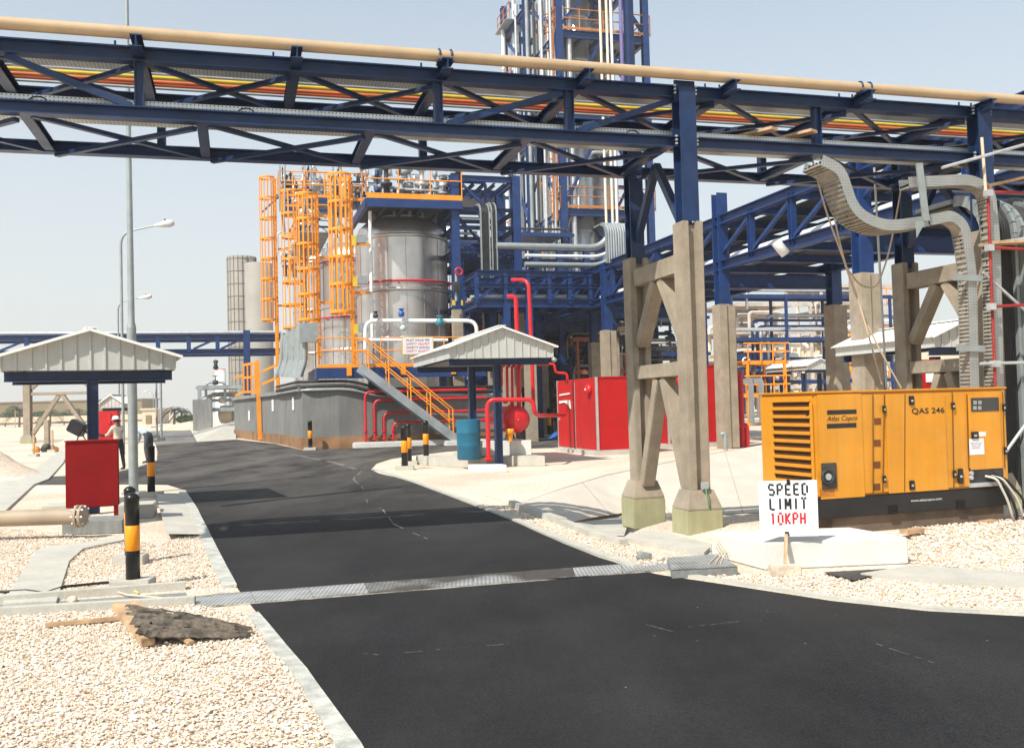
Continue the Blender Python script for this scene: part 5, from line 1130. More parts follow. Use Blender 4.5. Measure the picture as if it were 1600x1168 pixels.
cage_ladder('leftmost orange caged ladder standing clear against the sky', 408, 434, 278, 500, 66, 690)
cage_ladder('orange caged ladder second from left on the tanks', 441, 480, 300, 512, 60, 560)
cage_ladder('orange caged ladder third from left with a long bare foot', 465, 500, 304, 500, 54, 560)
cage_ladder('orange caged ladder nearest the big front tank', 515, 554, 274, 488, 48, 582)
# orange rest platform on the far ladder at the low wall
lp = thing('ladder_cage_box', 'orange railed ladder landing above the low end of the foundation wall', 'landing', A(397, 616, 58))
for a_, b_ in (((380, 612), (405, 612)), ((380, 570), (405, 566)), ((380, 590), (405, 588))): MB().beam(A(*a_, 58), A(*b_, 58), .1, .14).build('rail', orange, lp)
for px in (381, 387, 393, 399, 404): MB().beam(A(px, 614, 58), A(px - .5, 568, 58), .09, .09).build('bar', orange, lp)
MB().beam(A(406, 686, 57.5), A(402, 563, 57.5), .24, .18).build('stringer', orange, lp)
for a_, b_ in (((368, 618), (380, 612)), ((368, 590), (380, 586)), ((410, 600), (432, 590)), ((410, 580), (432, 570))): MB().beam(A(*a_, 60), A(*b_, 60), .1, .14).build('rail', orange, lp)
# grey cable ladder panel at the corner
cp = thing('cable_ladder', 'broad grey cable ladder panel bending down over the foundation corner', 'cable ladder', A(460, 590, 45.5))
for i in range(5):
    px = 441 + i * 8.5; MB().tube(bendpts([A(px - 10 + i, 588, 45 + (4 - i)), A(px - 2 + i, 568 - i, 45 + (4 - i)), A(px + i * .3, 545, 45 + (4 - i)), A(px + 1, 520 - i * 4.5, 45 + (4 - i))], .4), .12, 6).build('side_rail', galvp, cp)
MB().add([A(441, 524, 49), A(441, 562, 49), A(432, 588, 49), A(466, 590, 45), A(476, 562, 45), A(476, 503, 45)], [(0, 1, 4, 5), (1, 2, 3, 4)]).build('panel', galvp, cp)
MB().box(A(483, 520, 45), (.9, .4, .9), TH).build('junction_box', galvp, cp)
for px, py in ((547, 379), (560, 362), (552, 505)): pass
for px, py, Yd, lab in ((553, 376, 47.6, 'upper yellow placard on the front caged ladder'), (555, 440, 47.6, 'middle yellow placard on the front caged ladder'), (556, 514, 47.6, 'lowest yellow placard on the front caged ladder')):
    p = A(px, py, Yd); t = thing('placard', lab, 'placard', p); MB().box(p, (.22, .05, .5), TH).build('plate', yellow, t); MB().box(p + Vector((.35, .2, .1)), (.45, .3, .4), TH).build('floodlight', greysteel, t)
# ------------------------------------------------------------------ tank-top platform with equipment
tpY = 48.; vT = A(640, 320, tpY).dot(V)
tp = thing('roof_platform', 'orange railed steel platform on top of the tanks crowded with pipework', 'platform', W(PV(640, 320, vT).dot(U), vT, PV(640, 318, vT).z))
uA_, uB_ = PV(573, 318, vT).dot(U), PV(722, 318, vT).dot(U); zd = PV(640, 309, vT).z
MB().beam(W(uA_, vT, zd - .3), W(uB_, vT, zd - .3), .2, .42).build('edge_beam', blue2, tp); MB().beam(W(uA_, vT - .06, zd + .05), W(uB_, vT - .06, zd + .05), .08, .26).build('toe_plate', orange, tp)
MB().beam(W(uA_, vT, zd - .3), W(uA_, vT + 6.3, zd - .3), .2, .42).build('edge_beam', blue2, tp)
MB().box(W((uA_ + uB_) / 2, vT + 3.2, zd - .1), (uB_ - uA_, 6.2, .06), TH).build('deck', dark, tp); MB().box(W(uA_ - 1.8, vT + 14, zd - .1), (1.8, 9, .06), TH).build('deck', greysteel, tp)
handrail(tp, [W(uA_, vT + 3, zd + .1), W(uA_, vT, zd + .1), W(uB_, vT, zd + .1)], 1.5, 1.6)
handrail(tp, [W(uA_ - 2.7, vT + 9.5, zd + .1), W(uA_ - 2.7, vT + 18.5, zd + .1)], 1.4, 1.8); handrail(tp, [W(uA_ - .9, vT + 9.5, zd + .1), W(uA_ - 2.7, vT + 9.5, zd + .1)], 1.4, 1.); handrail(tp, [W(uA_ - 2.4, vT + 20, zd - .8), W(uA_ - 2.4, vT + 30, zd - .8)], 1.4, 1.8)
for i in range(6): u = uA_ + (uB_ - uA_) * i / 5; MB().beam(W(u, vT, zd - .42), W(u, vT + 6, zd - .42), .12, .14).build('joist', dark, tp)
rr_ = random.Random(11)
def gadget(i, p, h, s):
    k = i % 4; t = thing('roof_valve', ['', '', '', ''][k], 'valve', p)
    return t
eq = ['slim', 'stout', 'tall', 'squat']; co = [('grey', greysteel), ('dark', dark), ('navy', blue2), ('silver', silver)]
mats_ = [greysteel, dark, blue2, silver, galv]
for i in range(60):   # pipe stubs, valves and instruments standing on the deck: parts of the platform
    u = rr_.uniform(uA_, uB_) if i < 34 else uA_ - rr_.uniform(1., 2.6); v = vT + (rr_.uniform(.4, 5.5) if i < 34 else rr_.uniform(9.5, 30)); h = rr_.uniform(.9, 2.6); r = rr_.uniform(.06, .16); mt = rr_.choice(mats_)
    p = W(u, v, zd); MB().lathe([(r, 0), (r, h * .4), (r * 2, h * .42), (r * 2, h * .48), (r * .8, h * .5), (r * .8, h * .8), (r * 1.7, h * .82), (r * 1.4, h), (0, h)], p, 8).build('valve_stem', mt, tp)
    if i % 2 == 0: e = W(u + rr_.uniform(-2.5, 2.5), v, zd + h * .6); MB().tube(bendpts([p + Z * h * .6, e, e - Z * h * .6], .2), r * .6, 6).build('pipe_run', rr_.choice(mats_), tp)
    if i % 3 == 0: MB().ring(p + Z * h, r * 2.5, .03, 12).build('hand_wheel', mt, tp)
for px in (437, 445, 476, 486, 520, 596): MB().tube([A(px, 330, 58), A(px, 245 if px > 437 else 258, 58)], .05, 6).build('instrument_mast', greysteel, tp)
# walkways over the rear tanks
for Yw, pxa, pxb, pyd, lab in ((57, 478, 566, 312, 'orange railed walkway on the middle tank between the two nearer caged ladders'), (66, 442, 548, 326, 'orange railed walkway behind the pair of caged ladders'), (76, 436, 520, 300, 'highest orange railed walkway at the back of the rear tank')):
    wa = A(pxa, pyd, Yw); tw_ = thing('tank_walkway', lab, 'walkway', wa); wl = (A(pxb, pyd, Yw) - wa).length
    MB().beam(wa, wa + U * wl, .14, .3).build('edge_beam', blue2, tw_); MB().beam(wa + Z * .22, wa + U * wl + Z * .22, .08, .18).build('toe_plate', orange, tw_); MB().box(wa + U * wl / 2 + V * 1.2, (wl, 2.4, .08), TH).build('deck', greysteel, tw_)
    handrail(tw_, [wa + V * 2.4, wa, wa + U * wl], 1.7, 1.1, r=.045); handrail(tw_, [wa + V * 2.4, wa + U * wl + V * 2.4], 1.7, 1.3, r=.045)
    for i in range(14):
        p = wa + U * rr_.uniform(.2, wl) + V * rr_.uniform(.3, 2.2); h = rr_.uniform(.8, 2.8); r = rr_.uniform(.06, .17); MB().lathe([(r, 0), (r, h * .4), (r * 2, h * .42), (r * 2, h * .5), (r * .7, h * .52), (r * .7, h * .8), (r * 1.6, h * .82), (0, h)], p, 8).build('valve_stem', rr_.choice(mats_), tw_)
        if i % 3 == 0: MB().tube(bendpts([p + Z * h * .6, p + U * rr_.uniform(-2, 2) + Z * h * .6, p + U * rr_.uniform(-2, 2) - Z * 1.5], .2), r * .7, 6).build('pipe_run', rr_.choice(mats_), tw_)
    for f in (.2, .7): MB().tube([wa + U * wl * f - Z * 1.2, wa + U * wl * f + V * 1 + Z * .0], .07, 6).build('strut', orange, tw_)
# ================================================================== BLUE CABLE FRAME right of the tanks
bY = 49.; vB = A(712, 300, bY).dot(V)
bf = thing('cable_gantry', 'blue portal frame carrying vertical cable trays right of the front tank', 'steel frame', W(PV(712, 483, vB).dot(U), vB, 0))
ub0, ub1 = PV(712, 400, vB).dot(U), PV(808, 400, vB).dot(U); zf = lambda py: PV(760, py, vB).z
for u in (ub0, ub1):
    for dv in (0, 3.2):
        MB().ibeam(W(u, vB + dv, zf(484)), W(u, vB + dv, zf(274)), .42, .40, .03, V).build('column', blue2, bf); MB().box(W(u, vB + dv, (zf(484) + wall_h) / 2), (.5, .44, zf(484) - wall_h), TH).build('pedestal', conc, bf)
for py, h in ((280, .3), (328, .18), (356, .18), (393, .26), (480, .2)):
    for dv in (0, 3.2): MB().ibeam(W(ub0, vB + dv, zf(py)), W(ub1, vB + dv, zf(py)), .2, h, .02).build('beam', blue2, bf)
    for u in (ub0, ub1): MB().ibeam(W(u, vB, zf(py)), W(u, vB + 3.2, zf(py)), .2, h, .02).build('beam', blue2, bf)
for (xa, ya_), (xb, yb_), dv in (((718, 284), (760, 325), 0), ((726, 465), (752, 420), 0), ((804, 465), (778, 420), 0), ((770, 310), (806, 400), 3.2), ((720, 300), (800, 392), 3.2)): MB().beam(W(PV(xa, ya_, vB).dot(U), vB + dv, PV(xa, ya_, vB).z), W(PV(xb, yb_, vB).dot(U), vB + dv, PV(xb, yb_, vB).z), .13, .13).build('brace', blue2, bf)
for i in range(5): MB().ibeam(W(ub0 + .5 + i * .55, vB, zf(288)), W(ub0 + .5 + i * .55, vB + 3.2, zf(288)), .14, .16, .02).build('roof_beam', blue2, bf)
def vertical_tray(label, pts_uz, v, wd, nc, h=.16, mat=galv, cab=rub, rc=.02, cables=True, floor=None):
    """tray bent in the u-z plane at depth v; wd across v"""
    t = thing('cable_tray', label, 'cable tray', W(pts_uz[0][0], v, pts_uz[0][1]))
    P = bendpts([W(u, 0, z) for u, z in pts_uz], .6 if wd > .3 else .35, 7)
    L = len(P)
    for s in (0, 1):
        m = MB(); vs = []
        for i, p in enumerate(P):
            d = (P[min(i + 1, L - 1)] - P[max(i - 1, 0)]).normalized(); nn = d.cross(V)
            for q in (p - nn * h / 2, p + nn * h / 2): vs += [q + V * (v + s * wd - .004), q + V * (v + s * wd + .004)]
        m.add(vs, [f for i in range(L - 1) for a in [i * 4] for f in ((a, a + 2, a + 6, a + 4), (a + 1, a + 3, a + 7, a + 5), (a, a + 1, a + 5, a + 4), (a + 2, a + 3, a + 7, a + 6))]).build('side_rail', mat, t)
    m = MB(); vs = []
    for i, p in enumerate(P):
        d = (P[min(i + 1, L - 1)] - P[max(i - 1, 0)]).normalized(); nn = d.cross(V); vs += [p - nn * h * .35 + V * v, p - nn * h * .35 + V * (v + wd)]
    m.add(vs, [(2 * i, 2 * i + 1, 2 * i + 3, 2 * i + 2) for i in range(L - 1)]).add([], [])
    if floor:
        acc = 0.
        for i in range(1, L):
            a_, b_ = P[i - 1], P[i]; d = (b_ - a_); nn = d.normalized().cross(V); k_ = max(1, int(d.length / .055))
            for c_ in range(k_): m.beam(a_.lerp(b_, c_ / k_) - nn * (h * .35 + .012) + V * (v + .01), a_.lerp(b_, c_ / k_) - nn * (h * .35 + .012) + V * (v + wd - .01), .026, .02, nn)
    m.build('tray_floor', floor or mat, t)
    if cables:
        for k in range(nc):
            vv = v + wd * (k + .5) / nc; vs = []
            for i, p in enumerate(P):
                d = (P[min(i + 1, L - 1)] - P[max(i - 1, 0)]).normalized(); nn = d.cross(V); vs.append(p - nn * (h * .35 - rc * 1.1 + rnd.uniform(-.01, .01)) + V * vv)
            MB().tube(vs, rc, 6).build('cable', cab, t)
    return t
def facing_tray(label, v, u0, u1, z0, z1, nc, cab=rub, top=True):
    t = thing('cable_tray', label, 'cable tray', W(u0, v, z0))
    arc = [(0, z0), (0, z1 - .6)] + ([(.6 * (1 - math.cos(a)), z1 - .6 + .6 * math.sin(a)) for a in [math.pi / 2 * k / 6 for k in range(1, 7)]] + [(1.4, z1)] if top else [(0, z1)])
    for u in (u0, u1):
        m = MB()
        vs = [W(u + s, v + y + o_ * (.0), z) for y, z in arc for s in (-.012, .012) for o_ in (0,)]
        P = [W(u, v + y, z) for y, z in arc]
        for a, b in zip(P[:-1], P[1:]): m.beam(a, b, .06, .16, U if abs((b - a).z) < .01 else (0, 0, 1))
        m.build('side_rail', galvp, t)
    for k in range(nc):
        u = u0 + .06 + (u1 - u0 - .12) * (k + .5) / nc; MB().tube([W(u + rnd.uniform(-.01, .01), v + y - .02, z + (.02 if y > .5 else 0)) for y, z in arc], (u1 - u0) / nc * .5, 6).build('cable', cab, t)
    MB().add([W(u, v + y + .05, z - (.06 if y > .3 else 0)) for y, z in arc for u in (u0, u1)], [(2 * i, 2 * i + 1, 2 * i + 3, 2 * i + 2) for i in range(len(arc) - 1)]).build('tray_floor', dark, t)
    return t
uu = lambda px: PV(px, 420, vB - .5).dot(U)
facing_tray('left tall cable tray with black cables climbing the blue portal frame', vB - .5, uu(753), uu(766), zf(548), zf(320), 6)
facing_tray('right tall cable tray with black cables on the blue portal frame', vB - .5, uu(770), uu(777), zf(548), zf(318), 4)
gd = A(714, 440, bY - .6); t = thing('gas_detector', 'grey instrument assembly with amber lamps on the left column of the blue frame', 'instrument', gd)
MB().tube([A(713, 420, bY - .6), A(713, 470, bY - .6)], .08, 8).build('stem', galvp, t); MB().box(A(713, 448, bY - .7), (.35, .2, .5), TH).build('box', dark, t)
for px in (709, 723): MB().box(A(px, 473, bY - .7), (.14, .14, .26), TH).build('amber_lamp', yellow, t)
MB().ring(A(717, 424, bY - .7), .18, .05, 14, V).build('hand_wheel', redp, t)
# ================================================================== TOWER
orange_m = M('weathered_orange', (.5, .17, .03), .55, var=.2, dust=.3, dcol=(.35, .2, .1))
tY = 72.; oT = A(880, 300, tY); oT.z = 0; uT, vT2 = oT.dot(U), oT.dot(V); WU, WV = 7.1, 15.
tw = thing('process_tower', 'tall blue steel process tower with platforms, columns and vertical pipes', 'tower', oT)
def q(u, v, z): return W(uT + u, vT2 + v, z)
ZT = 38.
for u in (0, WU):
    for v in (0, WV * .55, WV): MB().ibeam(q(u, v, 0), q(u, v, ZT), .5, .5, .05, V).build('leg', blue2, tw)
hz = lambda py: H(880, tY, py)
levels = [hz(325), hz(172) , hz(46), hz(-60)]
for i, z in enumerate(levels):
    for v in (0, WV): MB().ibeam(q(0, v, z - .3), q(WU, v, z - .3), .3, .55, .04).build('floor_beam', blue2, tw)
    for u in (0, WU): MB().ibeam(q(u, 0, z - .3), q(u, WV, z - .3), .3, .5, .04).build('floor_beam', blue2, tw)
    MB().box(q(WU / 2 + .1, 2.6, z), (WU + .4, 4.6, .08), TH).build('platform', dark if i % 2 else greysteel, tw)
    MB().box(q(.2, WV - 2, z), (2.2, 3.6, .08), TH).build('platform', greysteel, tw)
    for k in range(5): MB().ibeam(q(WU * (k + .5) / 5, 0, z - .2), q(WU * (k + .5) / 5, 4.8, z - .2), .16, .24, .03).build('joist', blue2, tw)
    MB().beam(q(-.1, -.2, z + .12), q(WU + .3, -.2, z + .12), .06, .2).build('toe_plate', orange_m, tw)
    handrail(tw, [q(-.3, 2, z), q(-.3, -.2, z), q(WU + .35, -.2, z), q(WU + .35, 4, z)], 1.6, 1.8, r=.045, mat=orange_m)
    handrail(tw, [q(-.6, WV - 4, z), q(-.6, WV, z)], 1.5, 1.8, r=.045, mat=orange_m)
zz_ = [0] + levels
for a, b in zip(zz_[:-1], zz_[1:]):
    for v in (0, WV):
        MB().beam(q(WU * .5, v, b - .5), q(.2, v, a + .4), .24, .24).build('brace', blue2, tw); MB().beam(q(WU * .5, v, b - .5), q(WU - .2, v, a + .4), .24, .24).build('brace', blue2, tw)
    for v0, v1 in ((0, WV * .55), (WV * .55, WV)): MB().beam(q(0, v0 + .2, a + .4), q(0, v1 - .2, b - .5), .22, .22).build('brace', blue2, tw)
for (u, v, r, mt, nm) in ((2.6, 3.2, 1.0, silver, 'column_vessel'), (5.0, 4.2, 1.15, silver, 'column_vessel'), (3.9, 9, 1.2, stain, 'column_vessel')):
    m = MB().lathe([(r, 3), (r, ZT - 1), (0, ZT)], q(u, v, 0), 24); m.build(nm, mt, tw)
    for k in range(9): MB().lathe([(r, 5 + k * 3.4), (r + .05, 5 + k * 3.4 + .1), (r, 5 + k * 3.4 + .2)], q(u, v, 0), 24).build('cladding_band', galv, tw)
for i in range(30):
    v = WV * (i + .5) / 30; r = rr_.choice((.09, .12, .17, .2)); u = rr_.uniform(.5, 1.4); MB().tube([q(u - 1.0 * (i % 2), v, rr_.uniform(0, 6)), q(u - 1.0 * (i % 2), v, ZT - rr_.uniform(0, 3))], r, 8).build('vertical_pipe', rr_.choice((white, silver, greysteel, galv, silver, blue2, dark)), tw)
for px in (946, 956, 963): 
    p = A(px, 300, tY - 1); MB().tube([Vector((p.x, p.y, hz(375))), Vector((p.x, p.y, ZT))], .1, 8).build('vertical_pipe', cream if px != 963 else white, tw)
pm_ = A(972, 100, tY - .6); MB().tube([Vector((pm_.x, pm_.y, hz(300))), Vector((pm_.x, pm_.y, ZT))], .14, 8).build('vertical_pipe', M('violet_primer_pipe', (.16, .13, .33), .5), tw)
pm_ = A(984, 100, tY + .8); MB().beam(Vector((pm_.x, pm_.y, hz(330))), Vector((pm_.x, pm_.y, ZT)), .7, .4).build('inner_column', blue2, tw)
for k in range(5):   # ladders and stair flights inside
    z0, z1 = 2 + k * 6.5, 8 + k * 6.5; 
    for dv in (0, .9): MB().beam(q(.9, 2 + dv, z0), q(.9, 8 + dv, z1), .1, .25).build('stair_stringer', orange_m, tw)
    MB().tube([q(.6, 2, z0 + 1.2), q(.6, 8, z1 + 1.2)], .05, 5).build('stair_rail', orange_m, tw)
for px in (865, 871): MB().beam(A(px, 345, tY + .5), A(px - 1, -20, tY + .5), .1, .1).build('ladder_stringer', orange_m, tw)
m = MB()
for k in range(12):
    z = hz(330) + k * 1.4; MB().tube([q(-.8, 1.0, z), q(-.2, 1.0, z)], .05, 5).build('rung', orange_m, tw)
for k in range(6):   # denser inner steelwork
    z0, z1 = 1 + k * 6.2, 7 + k * 6.2
    for (u0_, v0_, u1_, v1_) in ((.2, 3, 3.4, 3), (3.4, 3, 6.8, 3), (WU, 2, WU, 8), (3.5, .3, 3.5, 7), (.3, 8, .3, 14)):
        MB().beam(q(u0_, v0_, z0), q(u1_, v1_, z1), .2, .2).build('brace', blue2, tw)
    MB().ibeam(q(0, 4.8, z1), q(WU, 4.8, z1), .25, .3, .03).build('floor_beam', blue2, tw); MB().ibeam(q(0, 10, z1 - 2), q(WU, 10, z1 - 2), .25, .3, .03).build('floor_beam', blue2, tw)
for u in (2.2, 4.6): MB().ibeam(q(u, 4.8, 0), q(u, 4.8, ZT), .3, .3, .03, V).build('inner_column', blue2, tw)
for k in range(10):
    u, v = rr_.uniform(.8, 6.4), rr_.uniform(.6, 9); z0 = rr_.uniform(6, 26); r = rr_.uniform(.07, .16); MB().tube(bendpts([q(u, v, z0 + 7), q(u, v, z0), q(rr_.uniform(.5, 6.6), v, z0), q(rr_.uniform(.5, 6.6), v, z0 - 6)], .5), r, 7).build('pipe_run', rr_.choice((greysteel, galv, silver)), tw)
# ================================================================== MAIN RACK running away from the camera
rd = 35.; A1 = A(1130, 500, rd); uX = A1.dot(U); vX = A1.dot(V); wR = 4.7
mr = thing('main_pipe_rack', 'long deep navy pipe rack running away behind the trestle on concrete columns', 'pipe rack', W(uX, vX, 0))
zT, zB, zC = H(1135, rd, 345), H(1140, rd, 415), H(1130, rd, 476)
z_b2 = H(1200, rd, 438)
cols_v = [vX - 8.2, vX, vX + 11.4, vX + 22, vX + 33]
for v in cols_v:
    for u in (uX, uX + wR):
        if not (v < vX - 5 and u > uX + 1): pass
        MB().ibeam(W(u, v, zC), W(u, v, zT + (1. if abs(v - vX) < .1 and u == uX else .15)), .42, .42, .035, V).build('column', blue2, mr)
        MB().box(W(u - .13, v, zC / 2), (.3, .62, zC), TH).build('concrete_column', conc, mr, bevel=.02); MB().box(W(u + .2, v, zC / 2), (.36, .5, zC - .05), TH).build('concrete_column', conc, mr, bevel=.02)
    MB().ibeam(W(uX, v, z_b2), W(uX + wR, v, z_b2), .3, .5, .03).build('portal_beam', blue2, mr)
v0, v1 = vX - 20, vX + 36
for u in (uX, uX + wR):
    for z, h in ((zT, .34), (zB, .34)): MB().ibeam(W(u, v0, z), W(u, v1, z), .3, h, .03).build('chord', blue2, mr)
    k = 22
    for i in range(k + 1):
        v = v0 + (v1 - v0) * i / k; MB().ibeam(W(u, v, zB), W(u, v, zT), .2, .2, .02, V).build('post', blue2, mr)
        if i < k:
            vb_ = v0 + (v1 - v0) * (i + 1) / k; MB().beam(W(u, v, zT - .2), W(u, vb_, zB + .2), .12, .12, U).build('brace', blue2, mr)
for i in range(23):
    v = v0 + (v1 - v0) * i / 22
    for z in (zT - .05, zB - .05): MB().ibeam(W(uX, v, z), W(uX + wR, v, z), .2, .26, .02).build('cross_beam', blue2, mr)
for z in (zT + .1, zB + .1): MB().box(W(uX + 2.5, (v0 + v1) / 2, z), (1.7, v1 - v0, .05), TH).build('cable_deck', dark, mr)
rr2 = random.Random(3)
for lv, z in enumerate((zT + .2, zB + .2)):
    for i in range(8):
        u = uX + .4 + (wR - .8) * i / 7; r = rr2.choice((.06, .08, .1, .13)); mt = rr2.choice((silver, galv, silver, white, rub))
        o = MB().tube([W(u, v0 - 1, z + r), W(u, v1 + 1, z + r)], r, 8).build('pipe', mt, base=W(u, v0, z)); tag(o, ('upper' if lv == 0 else 'lower') + ' deck pipe of the receding navy rack, ' + ['outermost on the left', 'second from left', 'third from left', 'left of the middle', 'right of the middle', 'third from right', 'second from right', 'outermost on the right'][i], 'pipe', 'pipes on the receding rack')
tb = A(970, 455, 47); tag(MB().lathe([(.22, 0), (.22, .7), (.0, .72)], tb, 12, Vector((.5, -.1, -.7)).normalized()).build('flood_lamp', white, base=tb), 'white cylindrical floodlight on the receding rack left of the trestle', 'floodlight')
tb = A(1212, 378, 30); tag(MB().lathe([(.16, 0), (.16, .5), (.0, .52)], tb, 12, Vector((.5, -.1, -.7)).normalized()).build('flood_lamp', white, base=tb), 'white cylindrical floodlight on the receding rack right of the trestle', 'floodlight')
# cross rack between tower and main rack (along u)
vQ = A(860, 470, 56).dot(V); xr = thing('cross_rack', 'dark navy cross rack at mid height behind the right shelter', 'pipe rack', W(PV(860, 480, vQ).dot(U), vQ, 0))
ua_, ub_ = PV(738, 470, vQ).dot(U), PV(1010, 470, vQ).dot(U)
for py, h in ((388, .3), (414, .25), (470, .5), (512, .55)):
    for dv in (0, 5): z = PV(860, py, vQ).z; MB().ibeam(W(ua_, vQ + dv, z), W(ub_, vQ + dv, z), .35, h, .04).build('beam', blue2, xr)
zlo, zhi = PV(860, 512, vQ).z, PV(860, 388, vQ).z
for px in (738, 778, 838, 876, 918, 960, 1005):
    for dv in (0, 5): u = PV(px, 470, vQ).dot(U); MB().ibeam(W(u, vQ + dv, 0), W(u, vQ + dv, zhi), .34, .34, .03, V).build('column', blue2, xr)
for a_, b_ in ((738, 778), (778, 838), (838, 876), (918, 960), (960, 1005)): MB().beam(W(PV(a_, 470, vQ).dot(U), vQ, zlo), W(PV(b_, 470, vQ).dot(U), vQ, zhi - .6), .16, .16).build('brace', blue2, xr)
MB().box(W((ua_ + ub_) / 2, vQ + 2.5, zlo - .2), (ub_ - ua_, 5, .1), TH).build('deck', dark, xr)
for i, (py, r, mt, lab) in enumerate(((382, .17, galvp, 'thick pale grey duct crossing left of the trestle at mid height'), (411, .13, galvp, 'second pale grey duct below the thick one left of the trestle'), (397, .08, white, 'thin white pipe between the two pale grey ducts'))):
    a_, b_ = PV(776 if i == 0 else 820, py + 2, vQ - 8), PV(938, py, vQ - 8); rp(lab, [a_, W(b_.dot(U), vQ - 8, a_.z), W(b_.dot(U) + 1.0, vQ - 8, a_.z + (1.3 if i == 0 else .6))], r, mt, 'duct', .6)
vK = A(880, 470, 47).dot(V); kr = thing('cross_rack', 'nearer blue lattice rack on concrete columns above the red cabinets', 'pipe rack', W(PV(900, 480, vK).dot(U), vK, 0))
uk0, uk1 = PV(745, 470, vK).dot(U), PV(985, 470, vK).dot(U); zk = lambda py: PV(880, py, vK).z
for py, h in ((428, .26), (447, .2), (474, .4)):
    for dv in (0, 2.6): MB().ibeam(W(uk0, vK + dv, zk(py)), W(uk1, vK + dv, zk(py)), .28, h, .03).build('chord', blue2, kr)
kx = [745, 790, 825, 858, 890, 922, 955, 985]
for i, px in enumerate(kx):
    u = PV(px, 460, vK).dot(U)
    for dv in (0, 2.6): MB().ibeam(W(u, vK + dv, zk(474)), W(u, vK + dv, zk(428)), .2, .2, .02, V).build('post', blue2, kr)
    for py in (430, 476): MB().ibeam(W(u, vK, zk(py)), W(u, vK + 2.6, zk(py)), .18, .24, .02).build('cross_beam', blue2, kr)
    if i < len(kx) - 1:
        u2 = PV(kx[i + 1], 460, vK).dot(U); MB().beam(W(u, vK, zk(472)), W(u2, vK, zk(430)), .12, .12).build('brace', blue2, kr); MB().beam(W(u2, vK + 2.6, zk(472)), W(u, vK + 2.6, zk(430)), .12, .12).build('brace', blue2, kr)
    if px in (790, 825, 955):
        for dv in (0, 2.6): MB().ibeam(W(u, vK + dv, zk(530)), W(u, vK + dv, zk(474)), .34, .34, .03, V).build('column', blue2, kr); MB().box(W(u, vK + dv, zk(530) / 2), (.5, .5, zk(530)), TH).build('concrete_column', conc, kr)
MB().box(W((uk0 + uk1) / 2, vK + 1.3, zk(468)), (uk1 - uk0, 2.2, .05), TH).build('cable_deck', dark, kr)
for k, (dv, r, mt) in enumerate(((.4, .12, galv), (.8, .08, dark), (1.3, .15, silver), (1.9, .1, galv), (2.3, .07, vermil))): MB().tube([W(uk0, vK + dv, zk(468) + r + .05), W(uk1, vK + dv, zk(468) + r + .05)], r, 8).build('pipe_run', mt, kr)
# cable sweep hump left of the trestle
hp0 = A(940, 400, 45.); t = facing_tray('broad grey cable sweep arching over the rack just left of the trestle', hp0.dot(V), PV(948, 400, hp0.dot(V)).dot(U), PV(986, 400, hp0.dot(V)).dot(U), H(960, 45, 410), H(960, 45, 346), 9, greysteel)
# ================================================================== dark process clutter beneath
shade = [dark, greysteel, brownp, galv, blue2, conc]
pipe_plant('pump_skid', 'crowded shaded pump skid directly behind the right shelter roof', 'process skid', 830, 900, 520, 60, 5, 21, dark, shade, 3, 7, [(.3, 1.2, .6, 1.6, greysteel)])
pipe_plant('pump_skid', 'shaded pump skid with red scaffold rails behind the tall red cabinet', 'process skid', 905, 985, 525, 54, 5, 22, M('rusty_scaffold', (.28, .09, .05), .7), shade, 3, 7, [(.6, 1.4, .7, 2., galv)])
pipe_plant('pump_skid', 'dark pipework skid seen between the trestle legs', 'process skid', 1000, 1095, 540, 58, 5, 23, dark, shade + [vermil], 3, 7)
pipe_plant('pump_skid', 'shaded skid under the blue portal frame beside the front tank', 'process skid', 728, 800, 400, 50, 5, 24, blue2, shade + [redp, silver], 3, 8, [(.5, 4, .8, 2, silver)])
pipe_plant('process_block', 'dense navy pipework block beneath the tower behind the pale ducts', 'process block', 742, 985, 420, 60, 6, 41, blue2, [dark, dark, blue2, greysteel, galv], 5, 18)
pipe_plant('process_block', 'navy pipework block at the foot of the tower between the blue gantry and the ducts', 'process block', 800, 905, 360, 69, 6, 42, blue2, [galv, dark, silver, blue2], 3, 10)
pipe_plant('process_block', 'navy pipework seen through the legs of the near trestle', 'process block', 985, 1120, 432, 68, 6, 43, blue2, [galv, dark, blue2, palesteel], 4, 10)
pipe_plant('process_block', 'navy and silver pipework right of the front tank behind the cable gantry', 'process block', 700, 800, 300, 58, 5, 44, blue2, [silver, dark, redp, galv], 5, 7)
# right background: pale plant in glare
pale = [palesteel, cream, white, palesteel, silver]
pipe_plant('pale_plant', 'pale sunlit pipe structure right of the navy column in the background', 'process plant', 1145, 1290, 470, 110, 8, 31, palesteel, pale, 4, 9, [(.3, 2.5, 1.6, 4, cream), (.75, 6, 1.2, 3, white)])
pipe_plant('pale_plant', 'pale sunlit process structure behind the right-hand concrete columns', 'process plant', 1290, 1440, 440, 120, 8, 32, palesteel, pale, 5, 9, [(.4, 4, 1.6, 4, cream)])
pipe_plant('orange_stair_skid', 'orange railed access frame beside the second red cabinet', 'access frame', 1170, 1236, 562, 62, 2.5, 33, orange, [galvp, white, blue2], 2, 4, None, orange)
pipe_plant('orange_stair_skid', 'orange railed walkway high behind the ropes on the right', 'access frame', 1345, 1425, 470, 80, 3, 34, palesteel, [orange, white, galvp], 3, 5, None, orange)
pipe_plant('blue_truss_rack', 'blue trussed rack crossing in the right background', 'pipe rack', 1148, 1440, 455, 66, 2, 35, blue2, [silver, blue2, galv], 3, 5)
